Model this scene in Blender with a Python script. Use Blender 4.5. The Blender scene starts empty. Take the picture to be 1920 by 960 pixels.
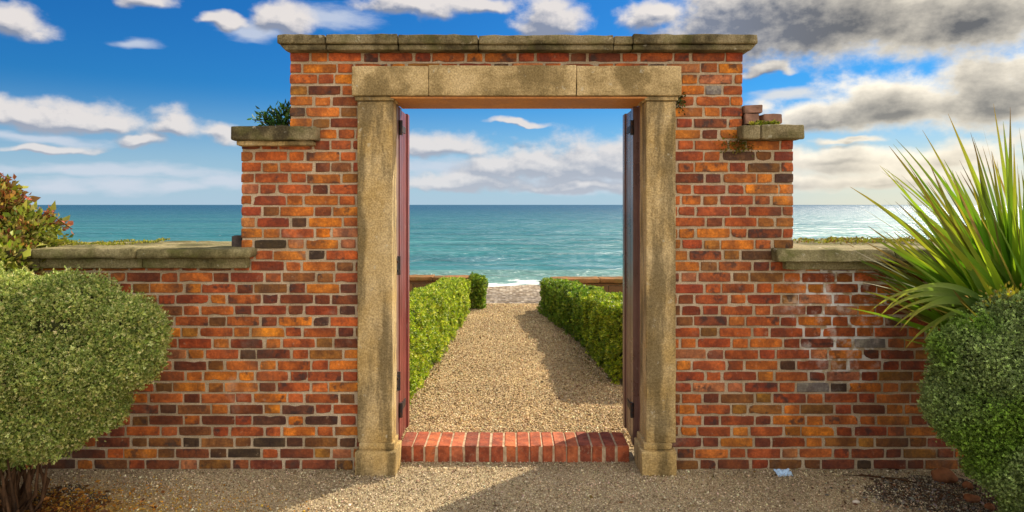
import bpy, bmesh, math, random
import numpy as np
from mathutils import Vector, Matrix, noise as mnoise

random.seed(11)
RNG = np.random.default_rng(11)
R = math.radians
scene = bpy.context.scene
col = scene.collection

# ------------------------------------------------------------------ camera
CAM_Z, CAM_D = 1.71, 4.4
cd = bpy.data.cameras.new("camera")
cam = bpy.data.objects.new("camera", cd)
col.objects.link(cam)
cam.location = (0, -CAM_D, CAM_Z)
cam.rotation_euler = (R(90), 0, 0)
cd.lens, cd.sensor_width = 24.0, 36.0
cd.shift_y = -0.05
cd.clip_start, cd.clip_end = 0.05, 90000
scene.camera = cam

# ------------------------------------------------------------------ light
SUN_A, SUN_EL = R(46), R(40)          # angle behind the wall plane, elevation
sdir = Vector((math.cos(SUN_A) * math.cos(SUN_EL), math.sin(SUN_A) * math.cos(SUN_EL), math.sin(SUN_EL)))
sl = bpy.data.lights.new("sun", 'SUN')
sl.energy, sl.angle, sl.color = 5.0, R(0.6), (1.0, 0.87, 0.66)
so = bpy.data.objects.new("sun", sl)
col.objects.link(so)
so.location = sdir * 60
so.rotation_euler = sdir.to_track_quat('Z', 'Y').to_euler()

vs = scene.view_settings
scene.display_settings.display_device = 'sRGB'
vs.view_transform, vs.look, vs.gamma = 'Standard', 'None', 1.0
vs.use_curve_mapping = False
vs.exposure = 0.6


class NT:
    """small wrapper that makes node graphs short to write"""
    def __init__(self, tree):
        self.t = tree

    def n(self, typ, ins=None, **props):
        nd = self.t.nodes.new(typ)
        for k, v in props.items():
            setattr(nd, k, v)
        for k, v in (ins or {}).items():
            self.put(nd.inputs[k], v)
        return nd

    def put(self, sock, v):
        if isinstance(v, bpy.types.NodeSocket):
            self.t.links.new(v, sock)
        elif isinstance(v, bpy.types.Node):
            self.t.links.new(v.outputs[0], sock)
        else:
            if sock.type == 'RGBA' and hasattr(v, '__len__') and len(v) == 3:
                v = (*v, 1.0)
            sock.default_value = v

    def m(self, op, a, b=0.0, c=0.0, clamp=False):
        nd = self.n('ShaderNodeMath', {0: a, 1: b, 2: c}, operation=op)
        nd.use_clamp = clamp
        return nd.outputs[0]

    def v(self, op, a, b=(0, 0, 0), c=(0, 0, 0)):
        nd = self.n('ShaderNodeVectorMath', {0: a, 1: b}, operation=op)
        if op == 'MULTIPLY_ADD':
            self.put(nd.inputs[2], c)
        return nd.outputs['Value'] if op in ('LENGTH', 'DOT_PRODUCT', 'DISTANCE') else nd.outputs[0]

    def noise(self, vec, scale, detail=4.0, rough=0.55, out='Fac', **kw):
        nd = self.n('ShaderNodeTexNoise', {'Vector': vec, 'Scale': scale, 'Detail': detail, 'Roughness': rough})
        return nd.outputs[out]

    def ss(self, x, a, b, lo=0.0, hi=1.0):
        nd = self.n('ShaderNodeMapRange', {0: x, 1: a, 2: b, 3: lo, 4: hi}, interpolation_type='SMOOTHSTEP')
        return nd.outputs[0]

    def mix(self, f, a, b, blend='MIX'):
        nd = self.n('ShaderNodeMix', data_type='RGBA', blend_type=blend)
        self.put(nd.inputs[0], f)
        self.put(nd.inputs[6], a)
        self.put(nd.inputs[7], b)
        return nd.outputs[2]


# ------------------------------------------------------------------ sky with clouds
def sky_pt(px, py):
    az = math.atan((px - 960) / 1280)
    return az, math.atan((384 - py) / 1280 * math.cos(az))


def blob_group(name, blobs, nscale, namp, wscale, wamp, stretch):
    g = bpy.data.node_groups.new(name, 'ShaderNodeTree')
    g.interface.new_socket('P', in_out='INPUT', socket_type='NodeSocketVector')
    g.interface.new_socket('D', in_out='OUTPUT', socket_type='NodeSocketFloat')
    t = NT(g)
    gi, go = g.nodes.new('NodeGroupInput'), g.nodes.new('NodeGroupOutput')
    P = gi.outputs[0]
    q = t.v('MULTIPLY', P, (1.0, stretch, 1.0))
    wn = t.noise(q, wscale, 3.0, 0.5, out='Color')
    wv = t.v('SUBTRACT', wn, (.5, .5, .5))
    pw = t.v('MULTIPLY_ADD', wv, (wamp, wamp * .75, 0), P)
    acc = None
    for (cx, cy, w, ht, hb) in blobs:
        a0, e0 = sky_pt(cx, cy)
        ca = math.cos(a0)
        kw, kt, kb = 1280 / (w * ca * ca), 1280 / (ht * ca), 1280 / (hb * ca)
        s = t.v('MULTIPLY_ADD', pw, (kw, kt, 0), (-a0 * kw, -e0 * kt, 0))
        u = t.v('MULTIPLY_ADD', pw, (kw, -kb, 0), (-a0 * kw, e0 * kb, 0))
        ab = t.v('MAXIMUM', s, u)
        # |x| stays because x is the same in both
        ln = t.v('LENGTH', ab)
        acc = ln if acc is None else t.m('SMOOTH_MIN', acc, ln, 0.35)
    fb = t.m('ADD', t.m('MULTIPLY', t.noise(q, nscale, 4.0, 0.55), .55), t.m('MULTIPLY', t.noise(q, nscale * 2.4, 6.0, 0.6), .45))
    d = t.m('ADD', t.m('SUBTRACT', 1.10, acc), t.m('MULTIPLY', t.m('SUBTRACT', fb, 0.5), namp))
    g.links.new(d, go.inputs[0])
    return g


CUMULUS = [  # centre, base-line row, half width, height above, depth below (photo proportions, turned into angles)
    (150, 236, 120, 58, 18), (55, 228, 70, 36, 26), (215, 238, 60, 34, 14), (322, 248, 62, 52, 16),
    (270, 276, 50, 22, 12), (-10, 222, 60, 40, 22), (415, 250, 44, 24, 16), (20, 50, 90, 46, 26),
    (530, 44, 70, 50, 22), (90, 286, 120, 14, 8), (265, 4, 70, 26, 14), (420, 45, 50, 18, 10),
    (1030, 50, 80, 50, 18), (770, 14, 110, 34, 18), (970, 233, 62, 10, 6), (905, 12, 70, 24, 14),
    (825, 282, 112, 40, 18), (1010, 318, 80, 56, 22), (1075, 322, 90, 78, 24), (1150, 318, 80, 66, 22), (930, 322, 90, 40, 18),
    (870, 345, 150, 24, 14), (1080, 352, 170, 20, 12),
    (1560, 40, 360, 150, 92), (1820, 34, 320, 130, 84), (1400, 30, 170, 80, 84), (1225, 32, 60, 40, 22),
    (1440, 138, 56, 20, 10), (1700, 205, 250, 74, 40), (1870, 190, 200, 90, 56), (1560, 218, 160, 40, 24),
    (1960, 130, 90, 40, 26), (1580, 300, 170, 34, 22), (1760, 300, 170, 36, 22), (1650, 345, 260, 26, 16),
    (1480, 345, 120, 18, 12), (2050, 260, 160, 60, 40), (1590, 262, 70, 9, 7),
]
LOWBANK = [
    (230, 345, 90, 24, 16), (110, 350, 90, 26, 16), (340, 350, 80, 20, 14), (200, 318, 330, 16, 12),
    (430, 340, 90, 30, 20), (850, 320, 200, 30, 22), (1100, 345, 220, 26, 20), (1650, 330, 330, 50, 30),
    (60, 258, 200, 14, 12), (620, 40, 90, 30, 20), (480, 66, 70, 22, 14), (250, 80, 50, 14, 10), (1480, 180, 90, 16, 14),
]

world = bpy.data.worlds.new("World")
scene.world = world
world.use_nodes = True
wt = world.node_tree
wt.nodes.clear()
t = NT(wt)
tc = t.n('ShaderNodeTexCoord')
dirv = tc.outputs['Generated']
sx = t.n('ShaderNodeSeparateXYZ', {0: dirv})
az = t.m('ARCTAN2', sx.outputs[0], sx.outputs[1])
el = t.m('ARCSINE', sx.outputs[2])
P = t.n('ShaderNodeCombineXYZ', {0: az, 1: el, 2: 0.0}).outputs[0]
sky = t.n('ShaderNodeTexSky', sky_type='NISHITA', sun_disc=False, sun_elevation=SUN_EL,
          sun_rotation=R(90) - SUN_A, altitude=20.0, air_density=1.0, dust_density=0.6, ozone_density=2.6)
hs = t.n('ShaderNodeHueSaturation', {'Hue': 0.497, 'Saturation': 1.32, 'Value': 1.0, 'Color': sky.outputs[0]})
skyc = t.mix(1.0, hs.outputs[0], (.105, .395, .64), 'MULTIPLY')
gc = blob_group('cumulus_field', CUMULUS, 14.0, 1.75, 14.0, 0.055, 1.4)
gl = blob_group('low_bank_field', LOWBANK, 15.0, 1.5, 9.0, 0.05, 3.0)


def ev(g, vec):
    nd = t.n('ShaderNodeGroup')
    nd.node_tree = g
    t.put(nd.inputs[0], vec)
    return nd.outputs[0]


d0 = ev(gc, P)
d1 = ev(gc, t.v('ADD', P, (0.012, 0.028, 0)))
d2 = ev(gl, P)
d3 = ev(gc, t.v('ADD', P, (0.0035, 0.0065, 0)))
alpha = t.ss(d0, -0.08, 0.58)
right = t.ss(az, 0.12, 0.52)
bil = t.noise(t.v('MULTIPLY', P, (1, 1.6, 1)), 30.0, 5.0, 0.55)
top_lit = t.ss(d1, 1.05, -0.30)                       # how little cloud lies between here and the sun
rim_lit = t.ss(d0, 1.05, 0.16)                        # thin rims glow where the sun stands behind the cloud
lit = t.m('ADD', t.m('MULTIPLY', top_lit, t.m('MULTIPLY_ADD', right, -.62, 1.0)), t.m('MULTIPLY', rim_lit, t.m('MULTIPLY', right, .72)))
puff = t.m('MULTIPLY', t.m('SUBTRACT', d0, d3), t.m('MULTIPLY_ADD', right, -1.1, 1.7))     # billow relief
lit = t.m('ADD', t.m('ADD', lit, t.m('MULTIPLY_ADD', right, .14, -.14)), puff)
lit = t.m('ADD', lit, t.m('MULTIPLY', t.m('SUBTRACT', bil, .5), .45), clamp=True)
K = 1.0 / 0.1
shade_c = t.mix(right, (.175 * K, .20 * K, .265 * K), (.10 * K, .097 * K, .093 * K))
light_c = t.mix(right, (.54 * K, .505 * K, .485 * K), (.80 * K, .72 * K, .58 * K))
cloud_c = t.mix(lit, shade_c, light_c)
# pale hazy air near the horizon, warmer towards the sun
hz = t.ss(el, 0.17, -0.01)
hzc = t.mix(right, (.34 * K, .44 * K, .54 * K), (.62 * K, .57 * K, .47 * K))
base = t.mix(t.m('MULTIPLY', hz, 0.80), skyc, hzc)
bank = t.m('MULTIPLY', t.ss(d2, -0.1, 0.9), 0.75)
bankc = t.mix(right, (.44 * K, .47 * K, .53 * K), (.66 * K, .59 * K, .47 * K))
base = t.mix(bank, base, bankc)
cloud_c = t.mix(t.m('MULTIPLY', hz, 0.55), cloud_c, t.mix(0.5, hzc, light_c))
front = t.mix(t.m('MULTIPLY', alpha, 0.97), base, cloud_c)
# broken cloud added behind and above the viewer as fill, brighter to the right
nb = t.noise(t.v('MULTIPLY', dirv, (1, 1, 2.0)), 2.3, 6.0, 0.55)
away = t.ss(t.m('ABSOLUTE', az), 0.95, 1.5)
up = t.ss(el, 0.75, 1.0)
cov = t.m('MULTIPLY', t.ss(nb, 0.30, 0.50), t.m('MAXIMUM', away, t.m('MULTIPLY', up, 0.3)))
side = t.ss(sx.outputs[0], -.55, .55)
allsky = t.mix(cov, front, t.mix(side, (.50 * K, .50 * K, .50 * K), (1.62 * K, 1.50 * K, 1.34 * K)))
bg = t.n('ShaderNodeBackground', {'Color': allsky, 'Strength': 0.1})
wo = t.n('ShaderNodeOutputWorld')
wt.links.new(bg.outputs[0], wo.inputs[0])


# ------------------------------------------------------------------ helpers
def lin(r, g, b):
    f = lambda c: (c / 255 / 12.92) if c <= 10 else ((c / 255 + .055) / 1.055) ** 2.4
    return (f(r), f(g), f(b))


def pX(px, Y):
    return (px - 960) * (Y + CAM_D) / 1280


def pZ(py, Y):
    return CAM_Z + (384 - py) * (Y + CAM_D) / 1280


def tag(o, label=None, cat=None, group=None, kind=None):
    if label: o['label'] = label
    if cat: o['category'] = cat
    if group: o['group'] = group
    if kind: o['kind'] = kind
    return o


def empty(name, loc=(0, 0, 0), rz=0):
    o = bpy.data.objects.new(name, None)
    col.objects.link(o)
    o.location = loc
    o.rotation_euler = (0, 0, rz)
    o.empty_display_size = .2
    return o


def link(name, me, mat, parent=None):
    o = bpy.data.objects.new(name, me)
    col.objects.link(o)
    for mm in (mat if isinstance(mat, (list, tuple)) else [mat]):
        me.materials.append(mm)
    if parent is not None:
        o.parent = parent
        if parent.location.length > 0:      # meshes are written in world coordinates
            me.transform(Matrix.Translation(-parent.location))
    return o


def np_mesh(name, V, F, colors=None, smooth=False):
    """V (n,3); F list of equal-sized faces as an (m,k) array; colors (n,4) optional"""
    me = bpy.data.meshes.new(name)
    V = np.asarray(V, np.float32)
    F = np.asarray(F, np.int32)
    m, k = F.shape
    me.vertices.add(len(V))
    me.vertices.foreach_set('co', V.ravel())
    me.loops.add(m * k)
    me.loops.foreach_set('vertex_index', F.ravel())
    me.polygons.add(m)
    me.polygons.foreach_set('loop_start', np.arange(0, m * k, k, dtype=np.int32))
    me.polygons.foreach_set('loop_total', np.full(m, k, np.int32))
    if smooth:
        me.polygons.foreach_set('use_smooth', np.ones(m, bool))
    if colors is not None:
        a = me.color_attributes.new('Col', 'FLOAT_COLOR', 'POINT')
        a.data.foreach_set('color', np.asarray(colors, np.float32).ravel())
    me.update(calc_edges=True)
    me.validate()
    return me


def rand_rot(n, rng=RNG):
    q = rng.normal(size=(n, 4))
    q /= np.linalg.norm(q, axis=1)[:, None]
    w, x, y, z = q.T
    return np.stack([np.stack([1 - 2 * (y * y + z * z), 2 * (x * y - z * w), 2 * (x * z + y * w)], -1),
                     np.stack([2 * (x * y + z * w), 1 - 2 * (x * x + z * z), 2 * (y * z - x * w)], -1),
                     np.stack([2 * (x * z - y * w), 2 * (y * z + x * w), 1 - 2 * (x * x + y * y)], -1)], 1)


def frame_from(d, rng=RNG):
    """rotation matrices whose local Y axis points along d, with a random roll"""
    d = d / np.linalg.norm(d, axis=1)[:, None]
    r = rng.normal(size=d.shape)
    xx = np.cross(d, r)
    xx /= np.linalg.norm(xx, axis=1)[:, None] + 1e-9
    zz = np.cross(xx, d)
    return np.stack([xx, d, zz], 2)


def scatter(tv, tf, pos, rot, sc, cols):
    """copies of a small template, one per row of pos"""
    n, k = len(pos), len(tv)
    sc = np.asarray(sc)
    if sc.ndim == 1: sc = sc[:, None]
    tvs = tv[None, :, :] * sc[:, None, :]
    V = np.einsum('nij,nkj->nki', rot, tvs) + pos[:, None, :]
    F = tf[None, :, :] + (np.arange(n) * k)[:, None, None]
    C = np.repeat(cols[:, None, :], k, 1)
    return V.reshape(-1, 3), F.reshape(-1, tf.shape[1]), C.reshape(-1, 4)


def fbm(P, scale, seed=0.0, oct=3):
    out = np.empty(len(P))
    for i, p in enumerate(P):
        out[i] = mnoise.fractal(Vector((p[0] * scale + seed, p[1] * scale - seed, p[2] * scale + seed * .7)), 1.0, 2.0, oct)
    return out


LEAF_V = np.array([(0, 0, 0), (.5, .45, .12), (0, 1, 0), (-.5, .45, .12)], float)
LEAF_F = np.array([(0, 1, 2), (0, 2, 3)])
SPRIG_V, SPRIG_F = [], []
for i in range(5):
    a = i * 2.4
    tilt = .35 + .2 * (i % 3)
    d = np.array([math.sin(a) * math.sin(tilt + .4), math.cos(tilt), math.cos(a) * math.sin(tilt + .4)])
    s = np.cross(d, [0.1, 1, .2]); s /= np.linalg.norm(s)
    b0 = np.array([0, .12 * i, 0])
    L = .62
    k = len(SPRIG_V)
    SPRIG_V += [b0, b0 + d * L * .5 + s * .17, b0 + d * L, b0 + d * L * .5 - s * .17]
    SPRIG_F += [(k, k + 1, k + 2), (k, k + 2, k + 3)]
SPRIG_V, SPRIG_F = np.array(SPRIG_V), np.array(SPRIG_F)


def palette(n, cols, weights=None, jit=.18, rng=RNG):
    c = np.array(cols)
    idx = rng.choice(len(c), n, p=None if weights is None else np.array(weights) / np.sum(weights))
    out = c[idx] * (1 + rng.normal(0, jit, (n, 1))) * (1 + rng.normal(0, .06, (n, 3)))
    return np.concatenate([np.clip(out, .004, .9), rng.random((n, 1))], 1)


# ------------------------------------------------------------------ materials
def new_mat(name):
    m = bpy.data.materials.new(name)
    m.use_nodes = True
    m.node_tree.nodes.clear()
    return m, NT(m.node_tree)


def finish(m, t, surf):
    o = t.n('ShaderNodeOutputMaterial')
    t.put(o.inputs[0], surf)
    return m


def bump(t, h, strength=.5, dist=.01, prev=None):
    b = t.n('ShaderNodeBump', {'Strength': strength, 'Distance': dist, 'Height': h})
    if prev is not None: t.put(b.inputs['Normal'], prev)
    return b.outputs[0]


def pbsdf(t, color, rough=.8, normal=None, spec=.3, **kw):
    ins = {'Base Color': color, 'Roughness': rough, 'Specular IOR Level': spec}
    ins.update(kw)
    if normal is not None: ins['Normal'] = normal
    return t.n('ShaderNodeBsdfPrincipled', ins).outputs[0]


def mat_leaf(name, trans=.35, rough=.5, spec=.3):
    m, t = new_mat(name)
    a = t.n('ShaderNodeAttribute', attribute_name='Col')
    c = a.outputs['Color']
    p = pbsdf(t, c, rough, spec=spec)
    tr = t.n('ShaderNodeBsdfTranslucent', {'Color': t.mix(1.0, c, (1.05, 1.3, .5), 'MULTIPLY')}).outputs[0]
    mx = t.n('ShaderNodeMixShader', {0: trans, 1: p, 2: tr})
    return finish(m, t, mx.outputs[0])


def mat_brick():
    m, t = new_mat('fired_brick')
    a = t.n('ShaderNodeAttribute', attribute_name='Col')
    tc = t.n('ShaderNodeTexCoord').outputs['Object']
    off = t.m('MULTIPLY', a.outputs['Alpha'], 37.0)
    ov = t.n('ShaderNodeCombineXYZ', {0: off, 1: off, 2: off}).outputs[0]
    q = t.v('ADD', tc, ov)
    n1 = t.noise(q, 9.0, 5, .6)
    n2 = t.noise(q, 60.0, 4, .65)
    n3 = t.noise(q, 14.0, 4, .6)
    c = a.outputs['Color']
    c = t.mix(t.ss(n1, .35, .72), t.mix(1, c, (.52, .46, .48), 'MULTIPLY'), t.mix(1, c, (1.3, 1.28, 1.08), 'MULTIPLY'))
    c = t.mix(t.ss(n2, .3, .75), t.mix(1, c, (.72, .70, .70), 'MULTIPLY'), t.mix(1, c, (1.2, 1.2, 1.2), 'MULTIPLY'))
    # fire-burnt blotches on some of the bricks
    burn = t.m('MULTIPLY', t.ss(n3, .52, .66), t.ss(t.m('FRACT', t.m('MULTIPLY', a.outputs['Alpha'], 7.31)), .30, .70))
    c = t.mix(t.m('MULTIPLY', burn, .8), c, (.035, .022, .020))
    # mineral bloom
    ef = t.m('MULTIPLY', t.ss(t.noise(tc, 3.1, 5, .62), .60, .74), .32)
    c = t.mix(ef, c, (.48, .36, .27))
    # mortar smeared over the faces, and a whiter limey bloom on one stretch of the right wall
    sm = t.m('MULTIPLY', t.ss(t.noise(tc, 23, 6, .68), .60, .72), .45)
    c = t.mix(sm, c, (.46, .34, .22))
    dv = t.v('MULTIPLY', t.v('SUBTRACT', tc, (2.13, 0, 1.02)), (1.9, 0, 1.5))
    lb = t.m('MULTIPLY', t.ss(t.v('LENGTH', dv), 1.0, .3), t.ss(t.noise(tc, 8, 5, .65), .52, .68))
    c = t.mix(t.m('MULTIPLY', lb, .68), c, (.62, .52, .46))
    soot = t.m('MULTIPLY', t.ss(t.noise(t.v('MULTIPLY', tc, (2.1, 1, 1.3)), 1.6, 6, .65), .52, .70), .55)
    c = t.mix(soot, c, (.075, .05, .035))
    nb = t.noise(q, 34, 5, .7)
    nrm = bump(t, nb, .8, .010)
    nrm = bump(t, t.noise(q, 220, 2, .6), .35, .002, nrm)
    return finish(m, t, pbsdf(t, c, t.ss(n1, .2, .8, .62, .88), nrm, spec=.35))


def mat_mortar():
    m, t = new_mat('lime_mortar')
    tc = t.n('ShaderNodeTexCoord').outputs['Object']
    n1 = t.noise(tc, 5, 5, .6)
    n2 = t.noise(tc, 130, 3, .7)
    c = t.mix(t.ss(n1, .3, .7), (.43, .335, .22), (.64, .52, .37))
    c = t.mix(t.ss(n2, .3, .7), t.mix(1, c, (.66, .63, .6), 'MULTIPLY'), c)
    # repointed whiter patch on the right hand wall
    dv = t.v('MULTIPLY', t.v('SUBTRACT', tc, (2.13, 0, 1.02)), (2.3, 0, 1.55))
    w = t.m('MULTIPLY', t.ss(t.v('LENGTH', dv), 1.0, .35), t.ss(t.noise(tc, 11, 3, .6), .42, .54))
    c = t.mix(w, c, (.80, .79, .77))
    nrm = bump(t, n2, .8, .005)
    nrm = bump(t, t.noise(tc, 40, 4, .6), .5, .008, nrm)
    return finish(m, t, pbsdf(t, c, .95, nrm, spec=.15))


def mat_stone(name, light, dark, lichen, stain=.55, streak=True, moss=.0):
    m, t = new_mat(name)
    tc = t.n('ShaderNodeTexCoord').outputs['Object']
    n1 = t.noise(tc, 3.4, 6, .62)
    n2 = t.noise(t.v('MULTIPLY', tc, (9, 9, 1.5)), 1.0, 6, .62)
    n3 = t.noise(tc, 95, 3, .75)
    c = t.mix(t.ss(n1, .33, .68), light, lichen)
    st = t.m('MULTIPLY', t.ss(n2 if streak else n1, .43, .62), stain)
    c = t.mix(st, c, dark)
    sp = t.ss(n3, .36, .66)
    c = t.mix(sp, t.mix(1, c, (.70, .67, .62), 'MULTIPLY'), t.mix(1, c, (1.15, 1.14, 1.1), 'MULTIPLY'))
    spots = t.ss(t.noise(tc, 26, 5, .7), .62, .70)
    c = t.mix(t.m('MULTIPLY', spots, .45), c, (.05, .045, .032))
    pale = t.ss(t.noise(t.v('ADD', tc, (3, 7, 1)), 17, 4, .65), .64, .71)
    c = t.mix(t.m('MULTIPLY', pale, .5), c, (.52, .49, .38))
    if moss > 0:
        gm = t.m('MULTIPLY', t.ss(t.noise(t.v('ADD', tc, (5, 1, 9)), 6.5, 5, .6), .47, .66), moss)
        c = t.mix(gm, c, (.10, .105, .022))
    nrm = bump(t, n3, .9, .006)
    nrm = bump(t, t.noise(tc, 24, 5, .65), .7, .012, nrm)
    return finish(m, t, pbsdf(t, c, .93, nrm, spec=.2))


def mat_wood(name, c1, c2, rough=.38):
    m, t = new_mat(name)
    tc = t.n('ShaderNodeTexCoord').outputs['Object']
    n1 = t.noise(t.v('MULTIPLY', tc, (50, 50, 2.2)), 1, 5, .6)
    n2 = t.noise(tc, 4, 4, .6)
    c = t.mix(t.ss(n2, .3, .7), c1, c2)
    c = t.mix(t.ss(n1, .3, .7), t.mix(1, c, (.75, .72, .7), 'MULTIPLY'), c)
    # flaked, sun-bleached paint
    c = t.mix(t.m('MULTIPLY', t.ss(t.noise(t.v('MULTIPLY', tc, (20, 20, 5)), 1, 6, .7), .62, .68), .5), c, (.30, .22, .18))
    nrm = bump(t, n1, .35, .003)
    return finish(m, t, pbsdf(t, c, t.ss(n2, .3, .7, rough, rough + .12), nrm, spec=.6))


def mat_iron():
    m, t = new_mat('rusty_iron')
    tc = t.n('ShaderNodeTexCoord').outputs['Object']
    c = t.mix(t.ss(t.noise(tc, 40, 5, .6), .45, .65), (.035, .035, .038), (.10, .05, .03))
    return finish(m, t, pbsdf(t, c, .55, bump(t, t.noise(tc, 90, 4, .6), .5, .003), Metallic=.6))


def mat_gravel(name, cols, scale, tint_scale=1.3, dark=.6, dirt=(.05, .035, .02), yellow=False):
    m, t = new_mat(name)
    tc = t.n('ShaderNodeTexCoord').outputs['Object']
    wv = t.v('MULTIPLY_ADD', t.v('SUBTRACT', t.noise(tc, scale * .6, 2, .5, out='Color'), (.5, .5, .5)), (.012, .012, .012), tc)
    vo = t.n('ShaderNodeTexVoronoi', {'Vector': wv, 'Scale': scale})
    sepc = t.n('ShaderNodeSeparateColor', {0: vo.outputs['Color']})
    ramp = t.n('ShaderNodeValToRGB', {0: sepc.outputs[0]})
    cr = ramp.color_ramp
    cr.interpolation = 'LINEAR'
    while len(cr.elements) < len(cols):
        cr.elements.new(.5)
    for i, cc in enumerate(cols):
        cr.elements[i].position = i / (len(cols) - 1)
        cr.elements[i].color = (*cc, 1)
    c = ramp.outputs[0]
    dist = vo.outputs['Distance']
    gap = t.ss(dist, .42, .72)
    c = t.mix(t.m('MULTIPLY', gap, dark), c, dirt)
    n1 = t.noise(tc, tint_scale, 5, .6)
    c = t.mix(t.ss(n1, .3, .7), t.mix(1, c, (.72, .70, .68), 'MULTIPLY'), t.mix(1, c, (1.15, 1.12, 1.05), 'MULTIPLY'))
    if yellow:       # golden sunlight on straw by the left hand bush, put into the gravel colour
        dv = t.v('MULTIPLY', t.v('SUBTRACT', tc, (-2.55, -.72, 0)), (.85, 1.9, 0))
        w = t.m('MULTIPLY', t.ss(t.v('LENGTH', dv), 1.0, .25), t.ss(t.noise(tc, 7, 4, .6), .34, .6))
        c = t.mix(t.m('MULTIPLY', w, .75), c, (.46, .29, .045))
    h = t.m('SUBTRACT', 1.0, dist)
    nrm = bump(t, h, .9, .012)
    nrm = bump(t, t.noise(tc, scale * 2.2, 3, .7), .5, .004, nrm)
    return finish(m, t, pbsdf(t, c, .9, nrm, spec=.25))


def mat_attr(name, rough=.85, bscale=120, bdist=.003, spec=.3):
    m, t = new_mat(name)
    a = t.n('ShaderNodeAttribute', attribute_name='Col')
    tc = t.n('ShaderNodeTexCoord').outputs['Object']
    n = t.noise(tc, bscale, 4, .6)
    c = t.mix(t.ss(n, .3, .7), t.mix(1, a.outputs['Color'], (.75, .73, .7), 'MULTIPLY'), a.outputs['Color'])
    return finish(m, t, pbsdf(t, c, rough, bump(t, n, .5, bdist), spec=spec))


def mat_noise(name, c1, c2, scale=8, rough=.9, bscale=60, bdist=.01, spec=.2):
    m, t = new_mat(name)
    tc = t.n('ShaderNodeTexCoord').outputs['Object']
    c = t.mix(t.ss(t.noise(tc, scale, 6, .62), .3, .7), c1, c2)
    return finish(m, t, pbsdf(t, c, rough, bump(t, t.noise(tc, bscale, 5, .65), .7, bdist), spec=spec))


def mat_sea():
    m, t = new_mat('sea_water')
    g = t.n('ShaderNodeNewGeometry').outputs['Position']
    sp = t.n('ShaderNodeSeparateXYZ', {0: g})
    X, Y = sp.outputs[0], sp.outputs[1]
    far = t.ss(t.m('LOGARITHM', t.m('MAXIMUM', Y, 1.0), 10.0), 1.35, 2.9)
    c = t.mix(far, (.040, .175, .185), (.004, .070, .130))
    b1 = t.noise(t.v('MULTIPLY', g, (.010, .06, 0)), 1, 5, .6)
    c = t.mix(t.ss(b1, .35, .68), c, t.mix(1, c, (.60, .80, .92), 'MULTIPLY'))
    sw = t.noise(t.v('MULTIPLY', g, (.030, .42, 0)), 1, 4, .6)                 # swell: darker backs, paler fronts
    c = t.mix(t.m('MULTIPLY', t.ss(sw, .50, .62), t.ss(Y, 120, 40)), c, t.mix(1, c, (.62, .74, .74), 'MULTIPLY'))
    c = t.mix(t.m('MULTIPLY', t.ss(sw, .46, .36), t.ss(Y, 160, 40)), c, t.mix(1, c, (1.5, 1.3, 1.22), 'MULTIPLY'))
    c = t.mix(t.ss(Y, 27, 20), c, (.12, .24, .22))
    w1 = t.noise(t.v('MULTIPLY', g, (.35, 1.1, 1)), 1, 6, .62)
    w2 = t.noise(t.v('MULTIPLY', g, (2.2, 5.5, 1)), 1, 5, .65)
    w3 = t.noise(t.v('MULTIPLY', g, (.06, .20, 1)), 1, 5, .6)
    nrm = bump(t, w3, 1.0, 1.6)
    nrm = bump(t, w1, 1.0, .42, nrm)
    nrm = bump(t, w2, 1.0, .07, nrm)
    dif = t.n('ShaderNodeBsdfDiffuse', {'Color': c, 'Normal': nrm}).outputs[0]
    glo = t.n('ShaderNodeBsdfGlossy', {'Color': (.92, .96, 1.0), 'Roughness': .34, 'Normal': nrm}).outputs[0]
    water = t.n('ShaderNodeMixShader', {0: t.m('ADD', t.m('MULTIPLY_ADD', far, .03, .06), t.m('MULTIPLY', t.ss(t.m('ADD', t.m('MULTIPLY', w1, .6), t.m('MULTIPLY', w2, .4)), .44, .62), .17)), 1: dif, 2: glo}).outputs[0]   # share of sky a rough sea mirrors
    fn = t.noise(t.v('MULTIPLY', g, (.9, 1.9, 1)), 1, 6, .7)
    edge = t.ss(Y, 22.6, 19.9)
    fm = t.ss(t.m('ADD', fn, t.m('MULTIPLY', edge, .27)), .66, .76)
    # a broken line of foam on the small breaker
    br = t.m('MULTIPLY', t.ss(t.m('ABSOLUTE', t.m('SUBTRACT', Y, t.m('MULTIPLY_ADD', t.noise(t.v('MULTIPLY', g, (.1, 0, 0)), 1, 2), 4.0, 22.6))), .8, .1), t.ss(fn, .40, .56))
    wc = t.m('MULTIPLY', t.ss(t.noise(t.v('MULTIPLY', g, (.13, .55, 1)), 1, 6, .66), .71, .75), t.ss(Y, 300, 60))
    fm = t.m('MAXIMUM', t.m('MAXIMUM', fm, br), t.m('MULTIPLY', wc, .8))
    foam = pbsdf(t, (.78, .80, .80), .7, bump(t, fn, .8, .1))
    mx = t.n('ShaderNodeMixShader', {0: fm, 1: water, 2: foam})
    return finish(m, t, mx.outputs[0])


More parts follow.
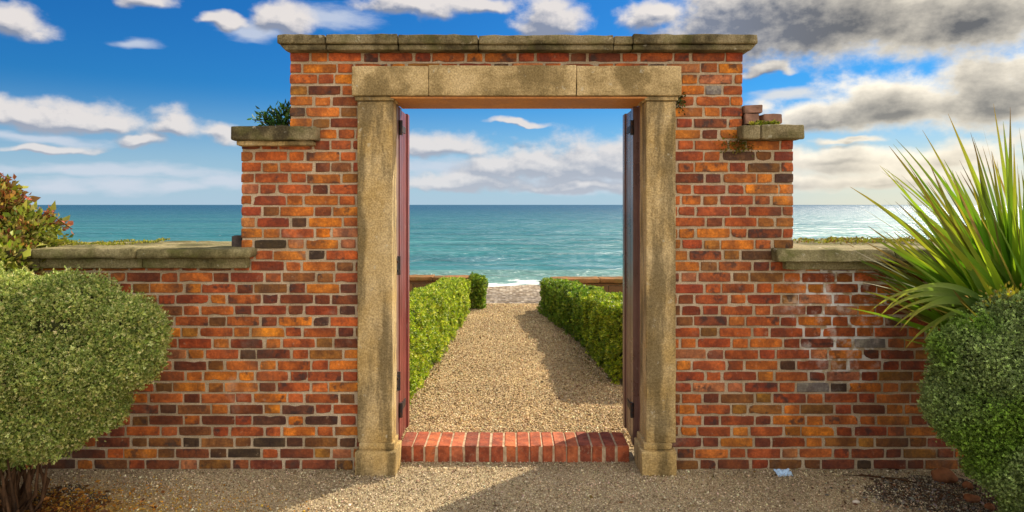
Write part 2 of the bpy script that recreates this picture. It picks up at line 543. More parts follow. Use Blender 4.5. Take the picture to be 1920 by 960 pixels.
M_BRICK, M_MORTAR = mat_brick(), mat_mortar()
M_PIL = mat_stone('weathered_sandstone', lin(200, 178, 136), lin(86, 76, 54), lin(182, 154, 100), .70)
M_LINT = mat_stone('lintel_sandstone', lin(202, 180, 138), lin(96, 85, 62), lin(174, 150, 100), .62, streak=False)
M_COP = mat_stone('lichened_coping_stone', lin(146, 134, 106), lin(60, 54, 42), lin(112, 102, 68), .85, streak=False, moss=.35)
M_COPM = mat_stone('mossy_coping_stone', lin(148, 138, 106), lin(66, 60, 46), lin(116, 110, 66), .6, streak=False, moss=.55)
M_WOOD_L = mat_wood('oxblood_painted_wood', lin(112, 44, 42), lin(136, 60, 54), .34)
M_WOOD_R = mat_wood('dark_brown_painted_wood', lin(104, 74, 66), lin(126, 92, 82), .24)
M_POST_L = mat_wood('faded_brown_wood', lin(120, 88, 74), lin(138, 104, 88), .5)
M_IRON = mat_iron()
def mat_step():
    m, t = new_mat('red_step_brick')
    c = t.n('ShaderNodeAttribute', attribute_name='Col').outputs['Color']
    tc = t.n('ShaderNodeTexCoord').outputs['Object']
    n1 = t.noise(tc, 16, 6, .65)
    c = t.mix(t.ss(n1, .34, .68), t.mix(1, c, (.55, .5, .5), 'MULTIPLY'), t.mix(1, c, (1.18, 1.15, 1.05), 'MULTIPLY'))
    grit = t.m('MULTIPLY', t.ss(t.noise(tc, 70, 4, .7), .56, .70), .5)
    c = t.mix(grit, c, (.34, .26, .17))
    nrm = bump(t, t.noise(tc, 55, 5, .7), .7, .006)
    return finish(m, t, pbsdf(t, c, .8, nrm, spec=.3))


M_STEP = mat_step()
M_GROUND = mat_gravel('grey_fine_gravel', [lin(150, 132, 104), lin(186, 168, 136), lin(202, 184, 150), lin(222, 206, 176), lin(166, 144, 112)], 125, 1.4, .45, yellow=True)
M_PATH = mat_gravel('golden_gravel', [lin(146, 118, 82), lin(188, 158, 112), lin(208, 182, 136), lin(226, 204, 164), lin(166, 138, 98)], 78, 1.1, .6)
M_PEB = mat_attr('loose_pebble', .85, 200, .001)
M_BEACH = mat_gravel('beach_shingle', [lin(84, 72, 60), lin(116, 100, 82), lin(146, 132, 112), lin(184, 174, 160), lin(98, 82, 64)], 9, .35, .5)
M_LEAF = mat_leaf('small_leaves', .30)
M_BLADE = mat_leaf('sword_leaves', .50, .45, .25)
M_TWIG = mat_noise('twiggy_interior', (.030, .028, .012), (.060, .075, .024), 14, .95, 40, .02)
M_BARK = mat_noise('bark', lin(92, 66, 44), lin(60, 42, 28), 20, .9, 50, .01)
M_SOIL = mat_noise('damp_soil', (.045, .033, .022), (.105, .078, .052), 9, .85, 60, .015, .4)
M_ROCK = mat_noise('brown_field_stone', lin(150, 96, 62), lin(112, 72, 48), 10, .85, 40, .01)
M_SEA = mat_sea()

# ------------------------------------------------------------------ ground, path, beach, sea
def sheet(name, pts, z, mat, kind='structure', nx=1):
    me = bpy.data.meshes.new(name)
    me.from_pydata([(x, y, z) for x, y in pts], [], [tuple(range(len(pts)))])
    o = link(name, me, mat)
    tag(o, kind=kind)
    return o


EDGE_Y = 7.45
bm = bmesh.new()
prof = [(-30, 0), (EDGE_Y, 0), (EDGE_Y + .05, -.05), (EDGE_Y + .35, -.95)]
rows = []
for (y, z) in prof:
    rows.append([bm.verts.new((x, y, z)) for x in (-80, 80)])
for a, b in zip(rows[:-1], rows[1:]):
    bm.faces.new((a[0], a[1], b[1], b[0]))
me = bpy.data.meshes.new('ground'); bm.to_mesh(me); bm.free()
tag(link('ground', me, M_GROUND), kind='structure')

PL = [(-.64, EDGE_Y - .03), (-.70, 5.5), (-.84, 2.6), (-1.25, .36)]
PR = [(1.25, .36), (1.04, 2.0), (.86, 3.7), (.46, 7.0), (.44, EDGE_Y - .03)]
sheet('path', PL[::-1] + PL[:0] + PR[::-1][:0] + [], .004, M_PATH) if False else None
me = bpy.data.meshes.new('path')
pts = PL + PR
me.from_pydata([(x, y, .004) for x, y in pts], [], [tuple(range(len(pts)))])
tag(link('path', me, M_PATH), kind='structure')

# sloping shingle beach
gx, gy = np.meshgrid(np.linspace(-80, 80, 120), np.linspace(EDGE_Y + .3, 26, 70))
gz = -.93 - (gy - 7.75) * .020
gz = gz + np.array([mnoise.noise(Vector((a * .5, b * .9, 3))) * .05 for a, b in zip(gx.ravel(), gy.ravel())]).reshape(gx.shape)
V = np.stack([gx, gy, gz], -1).reshape(-1, 3)
idx = np.arange(len(V)).reshape(gx.shape)
F = np.stack([idx[:-1, :-1], idx[:-1, 1:], idx[1:, 1:], idx[1:, :-1]], -1).reshape(-1, 4)
tag(link('beach', np_mesh('beach', V, F, smooth=True), M_BEACH), kind='structure')

# sea: rows spread exponentially to the horizon, real swell near the shore
ny, nxx = 420, 150
yy = 19.0 * np.exp(np.linspace(0, math.log(60000 / 19.0), ny))
uu = np.linspace(-4.2, 4.2, nxx)
gy = np.repeat(yy[:, None], nxx, 1)
gx = gy * uu[None, :]
dy = np.gradient(yy)[:, None]
gz = np.zeros_like(gy)
for (amp, wl, sk, ph) in ((.10, 6.5, .02, 0.3), (.06, 3.7, -.05, 2.0), (.10, 11.0, .03, 1.0), (.05, 2.4, .10, 4.0)):
    mod = np.sin(gx * .03 + ph) * .5 + .7
    fade = np.clip(wl / (dy * 3.5) - .6, 0, 1)
    gz += amp * mod * fade * np.sin(gy * 2 * math.pi / wl + gx * sk + np.sin(gx * .11 + ph) * .9)
gz *= np.clip((gy - 19.2) / 4.0, .08, 1)
gz += .17 * np.exp(-((gy - 22.6 - np.sin(gx * .13) * .6) / .55) ** 2)
gz += -1.17
V = np.stack([gx, gy, gz], -1).reshape(-1, 3)
idx = np.arange(len(V)).reshape(gx.shape)
F = np.stack([idx[:-1, :-1], idx[:-1, 1:], idx[1:, 1:], idx[1:, :-1]], -1).reshape(-1, 4)
tag(link('sea', np_mesh('sea', V, F, smooth=True), M_SEA), kind='structure')

# ------------------------------------------------------------------ the brick wall with its gateway
wall = empty('garden_wall')
tag(wall, 'weathered red brick garden wall with stepped shoulders, stone lintel and open gateway', 'wall', kind='thing')
TG, TL = .36, .60                       # thickness at the gate, of the low walls
H = .0710
ZL, ZR = 1.352, 1.330                   # brick top of the low walls
ZSL, ZSR, ZP = 2.112, 2.124, 2.690      # shoulders, pier
XP0, XP1 = -1.433, 1.488
XS0, XS1 = -1.746, 1.815
XW0, XW1 = -5.2, 5.2
OX0, OX1 = -.90, .96                    # edges of the brickwork behind the pilasters
ZO = 2.45

bv, bf, bc, bmi = [], [], [], []        # brickwork arrays


def box_v(x0, x1, y0, y1, z0, z1, mi, colr=(.3, .2, .1, .5)):
    k = len(bv)
    bv.extend([(x0, y0, z0), (x1, y0, z0), (x1, y0, z1), (x0, y0, z1), (x0, y1, z0), (x1, y1, z0), (x1, y1, z1), (x0, y1, z1)])
    for f in ((0, 1, 2, 3), (1, 5, 6, 2), (5, 4, 7, 6), (4, 0, 3, 7), (3, 2, 6, 7), (4, 5, 1, 0)):
        bf.append(tuple(k + i for i in f)); bmi.append(mi)
    bc.extend([colr] * 8)


MR = .007    # mortar sits this far behind the brick faces
for (x0, x1, z1, th) in ((XW0, XS0 + .004, ZL, TL), (XS0 + .006, XP0 + .004, ZSL, TG), (XP0 + .006, OX0, ZP, TG), (OX1, XP1 - .006, ZP, TG),
                         (XP1 - .004, XS1 - .006, ZSR, TG), (XS1 - .004, XW1, ZR, TL)):
    box_v(x0, x1, MR, th, -.05, z1, 1)
box_v(OX0, OX1, MR, TG, ZO, ZP, 1)

BRICKS = [lin(182, 92, 50), lin(162, 74, 44), lin(194, 110, 50), lin(130, 66, 46), lin(98, 62, 50), lin(186, 112, 82),
          lin(136, 86, 52), lin(156, 100, 48), lin(208, 120, 44), lin(76, 56, 48)]


def brick_color(x, z):
    if any(abs(x - gx_) < .075 and abs(z - gz_) < .036 for gx_, gz_ in ((1.305, 2.385), (1.905, .50), (2.36, .78))):   # a few pale grey replacements
        return (*lin(150, 146, 140), random.random())
    w = [28, 22, 17, 10, 3, 7, 5, 5, 7, .6]
    if x < -1.3 and z < 1.3: w = [22, 17, 17, 14, 4, 4, 11, 8, 7, .8]
    if x > 1.0 and z > 1.3: w = [24, 18, 20, 8, 3, 7, 4, 6, 16, .6]
    if z < .2: w = [10, 12, 6, 18, 8, 5, 14, 8, 2, 4]
    c = np.array(BRICKS[random.choices(range(10), w)[0]]) * random.uniform(.82, 1.12)
    return (c[0], c[1] * random.uniform(.95, 1.2), c[2] * random.uniform(.66, .98), random.random())


def one_brick(u0, u1, z0, z1, depth, O, U, N, colr):
    """a worn brick with a ragged chamfered arris; O origin, U along the wall, N outward normal"""
    c = .0028
    nl = max(2, int((u1 - u0) / .035))
    pts = []
    out = random.uniform(-.0015, .0025)
    tl = random.uniform(-.0012, .0012)
    j = lambda s=.0013: random.gauss(0, s)
    for i in range(nl): pts.append((u0 + (u1 - u0) * i / nl, z0))
    for i in range(2): pts.append((u1, z0 + (z1 - z0) * i / 2))
    for i in range(nl): pts.append((u1 - (u1 - u0) * i / nl, z1))
    for i in range(2): pts.append((u0, z1 - (z1 - z0) * i / 2))
    n = len(pts)
    um, zm = (u0 + u1) / 2, (z0 + z1) / 2
    k = len(bv)
    corners = {0, nl, nl + 2, 2 * nl + 2}
    outer, inner, back = [], [], []
    for q, (u, z) in enumerate(pts):
        w = abs(random.gauss(0, .0011)) + (abs(random.gauss(0, .0020)) if q in corners else 0)
        if random.random() < .02: w += random.uniform(.003, .009)
        su, sz = (1 if u < um - 1e-6 else -1), (1 if z < zm - 1e-6 else -1)
        on_u, on_z = (u in (u0, u1)), (z in (z0, z1))
        uu, zz = u + (su * w if on_u else 0), z + (sz * w if on_z else 0)
        outer.append((uu, zz, out - c + tl * (u - um) / .1))
        inner.append((uu + (su * (c + abs(j())) if on_u else 0), zz + (sz * (c + abs(j())) if on_z else 0), out + tl * (u - um) / .1))
        back.append((u, z, -depth))
    for ring in (inner, outer, back):
        for (u, z, d) in ring:
            p = O + U * u + N * d
            bv.append((p.x, p.y, z))
    bc.extend([colr] * (3 * n))
    bf.append(tuple(k + i for i in range(n))); bmi.append(0)
    for i in range(n):
        a = (i + 1) % n
        bf.append((k + n + i, k + n + a, k + a, k + i)); bmi.append(0)
        bf.append((k + 2 * n + i, k + 2 * n + a, k + n + a, k + n + i)); bmi.append(0)


def course(spans, z0, z1, phase, O, U, N, depth=.09, xof=None):
    S, Hh, J = .2095, .0985, .0135
    for (a, b) in spans:
        cuts = []
        per = S + Hh + 2 * J
        x = math.floor((a - phase) / per) * per + phase - per
        seq = []
        while x < b + per:
            seq.append((x, x + S)); x += S + J
            seq.append((x, x + Hh)); x += Hh + J
        br = []
        for (u0, u1) in seq:
            v0, v1 = max(u0, a), min(u1, b)
            if v1 - v0 < .002: continue
            br.append([v0, v1])
        # slivers join their neighbour
        i = 0
        while i < len(br):
            if br[i][1] - br[i][0] < .045 and len(br) > 1:
                if i == 0: br[1][0] = br[0][0]
                else: br[i - 1][1] = br[i][1]
                br.pop(i)
            else: i += 1
        if br:
            br[0][0], br[-1][1] = a, b
        for (u0, u1) in br:
            w = u1 - u0
            e = .004
            uu0 = u0 + (random.gauss(0, e * .6) if u0 > a + 1e-6 else random.gauss(0, .0015))
            uu1 = u1 + (random.gauss(0, e * .6) if u1 < b - 1e-6 else random.gauss(0, .0015))
            dz = random.gauss(0, .0012)
            if w > .26: # a joined pair reads as a header beside a bat
                mid = (u0 + u1) / 2
                parts = [(uu0, mid - J / 2), (mid + J / 2, uu1)]
            else:
                parts = [(uu0, uu1)]
            for (p0, p1) in parts:
                p = O + U * ((p0 + p1) / 2)
                one_brick(p0, p1, z0 + dz + random.gauss(0, .0008), z1 + dz + random.gauss(0, .0008), depth, O, U, N,
                          brick_color(p.x, z0))


O0, UX, NY = Vector((0, 0, 0)), Vector((1, 0, 0)), Vector((0, -1, 0))
ncourse = int(ZP / H) + 1
PER = .208 + .098 + .029
for k in range(ncourse):
    z0, z1 = k * H + .0060, (k + 1) * H - .0060
    if z1 > ZP + .03: break
    zc = (z0 + z1) / 2
    xl = XW0 if zc < ZL else (XS0 if zc < ZSL else XP0)
    xr = XW1 if zc < ZR else (XS1 if zc < ZSR else XP1)
    z1c = z1
    for lim in (ZL, ZR, ZSL, ZSR, ZP):
        pass
    ph = (k % 2) * PER / 2 + random.gauss(0, .010) + (k // 2 % 3) * .012
    spans = [(xl, xr)] if zc > ZO else [(xl, OX0), (OX1, xr)]
    if k == ncourse - 1 or z1 > ZP: z1c = min(z1, ZP)
    course(spans, z0, z1c, ph, O0, UX, NY)
    # quoin ends of pier and shoulders
    for (X, zl, zh, sgn) in ((XP0, ZSL, ZP, -1), (XP1, ZSR, ZP, 1), (XS0, ZL, ZSL, -1), (XS1, ZR, ZSR, 1)):
        if zl < zc < zh:
            course([(.10, TG)], z0, min(z1, zh), (k % 2) * .11, Vector((X, 0, 0)), Vector((0, 1, 0)) , Vector((sgn, 0, 0)), .04)
me = bpy.data.meshes.new('brickwork')
me.from_pydata(bv, [], bf)
a = me.color_attributes.new('Col', 'FLOAT_COLOR', 'POINT')
a.data.foreach_set('color', np.array(bc, np.float32).ravel())
me.polygons.foreach_set('material_index', np.array(bmi, np.int32))
me.update()
bmx = bmesh.new(); bmx.from_mesh(me); bmesh.ops.recalc_face_normals(bmx, faces=bmx.faces); bmx.to_mesh(me); bmx.free()
brickwork = link('brickwork', me, [M_BRICK, M_MORTAR], wall)


def stone(name, mat, parent, x0, x1, y0, y1, z0, z1, bev=.008, amp=.004, seg=.05, shape=None, seed=0.0, lens=None):
    bm = bmesh.new()
    bmesh.ops.create_cube(bm, size=1)
    bmesh.ops.bevel(bm, geom=bm.edges[:], offset=.0001, segments=1, affect='EDGES') if False else None
    sx, sy, sz = x1 - x0, y1 - y0, z1 - z0
    for v in bm.verts:
        v.co = Vector(((v.co.x + .5) * sx + x0, (v.co.y + .5) * sy + y0, (v.co.z + .5) * sz + z0))
    if shape: shape(bm)
    bmesh.ops.bevel(bm, geom=bm.edges[:], offset=bev, segments=2, profile=.6, affect='EDGES')
    for ax, L in ((0, sx), (1, sy), (2, sz)):
        nseg = int(L / seg)
        for i in range(1, nseg):
            p = [x0, y0, z0]; p[ax] += L * i / nseg
            nn = [0, 0, 0]; nn[ax] = 1
            bmesh.ops.bisect_plane(bm, geom=bm.verts[:] + bm.edges[:] + bm.faces[:], plane_co=p, plane_no=nn, dist=1e-6)
    bm.normal_update()
    for v in bm.verts:
        nz = mnoise.fractal(v.co * 9 + Vector((seed, seed * 2, 0)), 1.0, 2.0, 3) + .6 * mnoise.noise(v.co * 30 + Vector((seed, 0, 0)))
        v.co += v.normal * amp * nz
    me = bpy.data.meshes.new(name)
    bm.to_mesh(me); bm.free()
    me.polygons.foreach_set('use_smooth', np.ones(len(me.polygons), bool))
    return link(name, me, mat, parent)


def boxes(name, mat, parent, lst, bev=.003):
    bm = bmesh.new()
    for (x0, x1, y0, y1, z0, z1) in lst:
        r = bmesh.ops.create_cube(bm, size=1)
        for v in r['verts']:
            v.co = Vector(((v.co.x + .5) * (x1 - x0) + x0, (v.co.y + .5) * (y1 - y0) + y0, (v.co.z + .5) * (z1 - z0) + z0))
        ed = list({e for v in r['verts'] for e in v.link_edges})
        bmesh.ops.bevel(bm, geom=ed, offset=bev, segments=2, affect='EDGES')
    me = bpy.data.meshes.new(name); bm.to_mesh(me); bm.free()
    me.polygons.foreach_set('use_smooth', np.zeros(len(me.polygons), bool))
    return link(name, me, mat, parent)


# pilasters with plinth and cap
for (x0, x1, yb, px0, px1) in ((-.987, -.764, .12, -.992, -.732), (.857, 1.046, .18, .818, 1.038)):
    p = stone('pilaster', M_PIL, wall, x0, x1, -.045, yb, .19, 2.372, .007, .0035, .06, seed=x0 * 7)
    def chamfer(bm, zt=.176):
        for v in bm.verts:
            if v.co.z > .15:
                v.co.x += .018 if v.co.x < (px0 + px1) / 2 else -.018
                if v.co.y < 0: v.co.y += .035
    b = stone('plinth', M_PIL, p, px0, px1, -.10, yb + .006, -.02, .150, .006, .004, .05, seed=x0 * 3)
    k2 = stone('plinth_weathering', M_PIL, p, px0 + .002, px1 - .002, -.098, yb + .003, .153, .192, .004, .003, .05, shape=chamfer, seed=x0)
    c = stone('capital', M_PIL, p, x0 - .012, x1 + .012, -.058, yb + .004, 2.374, 2.400, .005, .002, .05, seed=x0 * 5)

# lintel in three stones
for (x0, x1, z1, s) in ((-1.016, -.531, 2.590, 1), (-.527, .406, 2.594, 2), (.410, 1.076, 2.592, 3)):
    stone('lintel_stone', M_LINT, wall, x0, x1, -.075, TG + .06, 2.402, z1, .007, .004, .055, seed=s * 3.3)

boxes('lintel_bounce_board', mat_wood('bounce_orange_wood', lin(186, 118, 50), lin(206, 140, 66), .6), wall, [(-.775, .862, -.060, TG + .05, 2.386, 2.3985)], .003)  # thin added board; its orange stands in for light bounced off the path
# string course of oversailing bricks just under the top coping is part of the brickwork look; top coping in pieces
tops = [(-1.482, -1.180), (-1.176, -.722), (-.718, -.215), (-.211, .640), (.644, .760), (.764, 1.548)]
for i, (x0, x1) in enumerate(tops):
    dz = (0, .004, .001, -.003, -.008, .003)[i]
    cs = stone('coping_stone', M_COP, wall, x0, x1, -.105, TG + .10, 2.724 + dz * .3, 2.782 + dz, .010, .006, .05, seed=i * 2.1)
    lx0, lx1 = (x0 + .012 if i == 0 else x0), (x1 - .004 if i == 5 else x1)
    def under(bm, i=i):
        if i in (0, 5):
            for v in bm.verts:
                if v.co.z < 2.70:
                    if i == 0 and v.co.x < -1.3: v.co.x += .034
                    if i == 5 and v.co.x > 1.3: v.co.x -= .034
    stone('bed_moulding', M_COP, cs, lx0, lx1, -.082, TG + .08, 2.690, 2.7235 + dz * .3, .007, .004, .05, shape=under, seed=i * 1.7 + 9)

# shoulder copings
cs = stone('coping_stone', M_COP, wall, -1.772, -1.236, -.105, TG + .06, 2.118, 2.208, .012, .006, .05, seed=31)
stone('bed_moulding', M_PIL, cs, -1.752, -1.262, -.070, TG + .03, 2.086, 2.117, .008, .004, .05, seed=32)
for (x0, x1, s) in ((1.452, 1.566, 33), (1.572, 1.842, 35)):
    stone('coping_stone', M_COP, wall, x0, x1, -.105, TG + .06, 2.126, 2.217 - (s == 33) * .004, .011, .006, .05, seed=s)

# low wall copings: bullnosed slabs in lengths, with a bed course beneath
def bull(bm):
    pass
xs = [-5.2, -3.9, -3.02, -2.36, -1.640]
for i in range(4):
    cs = stone('coping_stone', M_COPM, wall, xs[i] + .003, xs[i + 1] - .003, -.125, .76, 1.372, 1.432 + random.uniform(-.004, .004), .022, .008, .05, seed=40 + i)
    stone('bed_moulding', M_COPM, cs, xs[i] + .003, xs[i + 1] - (.05 if i == 3 else .003), -.045, .66, 1.305, 1.371, .008, .004, .06, seed=50 + i)
xs = [1.672, 2.42, 3.3, 4.2, 5.2]
for i in range(4):
    def slope(bm):
        for v in bm.verts:
            if v.co.z > 1.39 and v.co.y < 0: v.co.y += .05; v.co.z -= .022
    cs = stone('coping_stone', M_COPM, wall, xs[i] + .003, xs[i + 1] - .003, -.120, .70, 1.352, 1.448, .008, .007, .05, shape=slope, seed=60 + i)
    stone('bed_moulding', M_COPM, cs, xs[i] + (.07 if i == 0 else .003), xs[i + 1] - .003, -.060, .64, 1.296, 1.351, .006, .005, .06, seed=70 + i)

# brick-on-edge threshold step
step_v = []
nb = 18
sx0, sx1 = -.752, .782
wds = [random.uniform(.92, 1.08) for _ in range(nb)]
tot = sum(wds)
x = sx0
SV, SF, SC, SMI = [], [], [], []
bm = bmesh.new()
cl = bm.verts.layers.float_color.new('Col')
for i in range(nb):
    w = (sx1 - sx0) * wds[i] / tot
    res = bmesh.ops.create_cube(bm, size=1)
    vs_ = res['verts']
    cc = random.choice([lin(172, 90, 56), lin(186, 104, 64), lin(160, 80, 52), lin(142, 74, 52), lin(178, 100, 68)])
    f = random.uniform(.85, 1.1)
    dz, dy_ = random.uniform(-.003, .003), random.uniform(-.004, .004)
    ry = random.uniform(-.015, .015)
    for v in vs_:
        v.co = Vector((x + w / 2 + v.co.x * (w - .009), .275 + v.co.y * .285 + dy_ + v.co.x * ry, .052 + v.co.z * .112 + dz))
        v[cl] = (cc[0] * f, cc[1] * f, cc[2] * f, random.random())
    eds = list({e for v in vs_ for e in v.link_edges})
    bmesh.ops.bevel(bm, geom=eds, offset=.005, segments=2, affect='EDGES')
    x += w
for v in bm.verts:
    v.co += Vector((mnoise.noise(v.co * 40), mnoise.noise(v.co * 40 + Vector((9, 0, 0))), mnoise.noise(v.co * 40 + Vector((0, 9, 0))))) * .0016
me = bpy.data.meshes.new('threshold_step'); bm.to_mesh(me); bm.free()
stepo = link('threshold_step', me, M_STEP, wall)
bm = bmesh.new(); bmesh.ops.create_cube(bm, size=1)
for v in bm.verts:
    v.co = Vector(((sx0 + sx1) / 2 + v.co.x * (sx1 - sx0 - .014), .275 + v.co.y * .272, .044 + v.co.z * .116))
me = bpy.data.meshes.new('step_mortar'); bm.to_mesh(me); bm.free()
link('step_mortar', me, mat_noise('gritty_step_mortar', lin(150, 124, 96), lin(196, 172, 142), 22, .95, 90, .004), stepo)


def cyl(bm, p, r, h, axis='Z', seg=12):
    m = Matrix.Translation(p)
    if axis == 'X': m = m @ Matrix.Rotation(R(90), 4, 'Y')
    if axis == 'Y': m = m @ Matrix.Rotation(R(90), 4, 'X')
    bmesh.ops.create_cone(bm, cap_ends=True, segments=seg, radius1=r, radius2=r, depth=h, matrix=m)


# door frames and the two leaves standing open
for side in (-1, 1):
    L = side < 0
    mw, mp = (M_WOOD_L, M_POST_L) if L else (M_WOOD_R, M_WOOD_R)
    xo = -.90 if L else .96
    xi = -.778 if L else .866
    yb0 = .123 if L else .183
    fr = boxes('door_frame', mp, wall, [(min(xo, xi), max(xo, xi), yb0, .285, .0, 2.398)], .004)
    for z in ((.52, 1.30) if L else ()):
        bm = bmesh.new()
        r = bmesh.ops.create_cube(bm, size=1)
        for v in r['verts']:
            v.co = Vector((xi - side * .006 + v.co.x * .014, yb0 + .05 + v.co.y * .07, z + v.co.z * .11))
        cyl(bm, Vector((xi - side * .014, yb0 + .088, z)), .011, .125)
        cyl(bm, Vector((xi - side * .016, yb0 + .03, z + .03)), .007, .012, 'X', 8)
        cyl(bm, Vector((xi - side * .016, yb0 + .03, z - .03)), .007, .012, 'X', 8)
        me = bpy.data.meshes.new('hinge'); bm.to_mesh(me); bm.free()
        link('hinge', me, M_IRON, fr)
    # the leaf: boards between stiles and ledges, slightly toed outwards
    fx, y0, y1 = (-.772, .292, .745) if L else (.832, .289, .735)
    bx = fx + side * .045
    lo, hi = min(fx, bx), max(fx, bx)
    s0 = side * .006
    lst = [(lo, hi, y0, y0 + .085, .055, 2.385), (lo, hi, y1 - .085, y1, .055, 2.385)]
    nbd = 4
    for i in range(nbd):
        a = y0 + .087 + (y1 - y0 - .174) * i / nbd
        b = y0 + .087 + (y1 - y0 - .174) * (i + 1) / nbd - .003
        lst.append((lo + .010, hi - .010, a, b, .06, 2.38))
    for z in (.16, 1.15, 2.18):
        if L: lst.append((lo + .003, lo + .009, y0 + .088, y1 - .088, z, z + .15))
        else: lst.append((hi - .009, hi - .003, y0 + .088, y1 - .088, z, z + .15))
    leaf = boxes('door', mw, wall, lst, .004)
    for z in (.30, 2.24):
        bm = bmesh.new()
        r = bmesh.ops.create_cube(bm, size=1)
        for v in r['verts']:
            v.co = Vector((fx - side * .005 + v.co.x * .008, y0 + .11 + v.co.y * .20, z + v.co.z * .045))
        cyl(bm, Vector((fx - side * .008, y0 - .002, z)), .013, .10)
        me = bpy.data.meshes.new('strap_hinge'); bm.to_mesh(me); bm.free()
        link('strap_hinge', me, M_IRON, leaf)

# ------------------------------------------------------------------ far garden walls, closing the terrace
M_FAR = mat_attr('coursed_far_stone', .9, 50, .01)


def far_wall(name, label, x0, x1, y0, y1, zt, seed):
    root = empty(name, ((x0 + x1) / 2, (y0 + y1) / 2, 0))
    tag(root, label, 'wall', 'low walls at the seaward end of the garden', 'thing')
    bm = bmesh.new()
    cl = bm.verts.layers.float_color.new('Col')
    rng = random.Random(seed)
    z = -.04
    hts = [.16, .15, .14]
    k = 0
    while z < zt - .08:
        h = min(hts[k % 3], zt - .07 - z)
        x = x0 + (-.2 if k % 2 else 0)
        while x < x1:
            w = rng.uniform(.32, .52)
            a, b = max(x, x0), min(x + w, x1)
            if b - a > .03:
                r = bmesh.ops.create_cube(bm, size=1)
                c = rng.choice([lin(128, 92, 58), lin(146, 104, 66), lin(112, 82, 54), lin(138, 96, 64)])
                for v in r['verts']:
                    v.co = Vector(((v.co.x + .5) * (b - a - .008) + a + .004, (v.co.y + .5) * (y1 - y0) + y0 + rng.uniform(-.004, .004), (v.co.z + .5) * (h - .008) + z + .004))
                    v[cl] = (*c, 1)
                bmesh.ops.bevel(bm, geom=list({e for v in r['verts'] for e in v.link_edges}), offset=.01, segments=1, affect='EDGES')
            x += w
        z += h; k += 1
    r = bmesh.ops.create_cube(bm, size=1)
    for v in r['verts']:
        v.co = Vector(((v.co.x + .5) * (x1 - x0 - .02) + x0 + .01, (v.co.y + .5) * (y1 - y0 - .03) + y0 + .015, (v.co.z + .5) * (zt - .03) - .04))
        v[cl] = (*lin(120, 104, 78), 1)
    me = bpy.data.meshes.new('masonry'); bm.to_mesh(me); bm.free()
    link('masonry', me, M_FAR, root)
    x = x0
    while x < x1 - .05:
        w = min(rng.uniform(.5, .9), x1 - x)
        stone('coping_stone', M_FARC, root, x + .003, x + w - .003, y0 - .04, y1 + .04, zt - .065, zt + rng.uniform(-.01, .012), .014, .010, .08, seed=x * 3)
        x += w
    return root


M_FARC = mat_stone('rusty_coping_stone', lin(150, 106, 66), lin(84, 60, 40), lin(130, 92, 44), .6, streak=False, moss=.3)
far_wall('stone_wall', 'low tan stone wall behind the left hedge, running to the dark green hedge end', -9, -.66, 6.95, 7.25, .515, 3)
far_wall('stone_wall', 'low tan stone wall with rusty coping behind the right hedge by the sea', .62, 9, 6.6, 6.9, .515, 4)

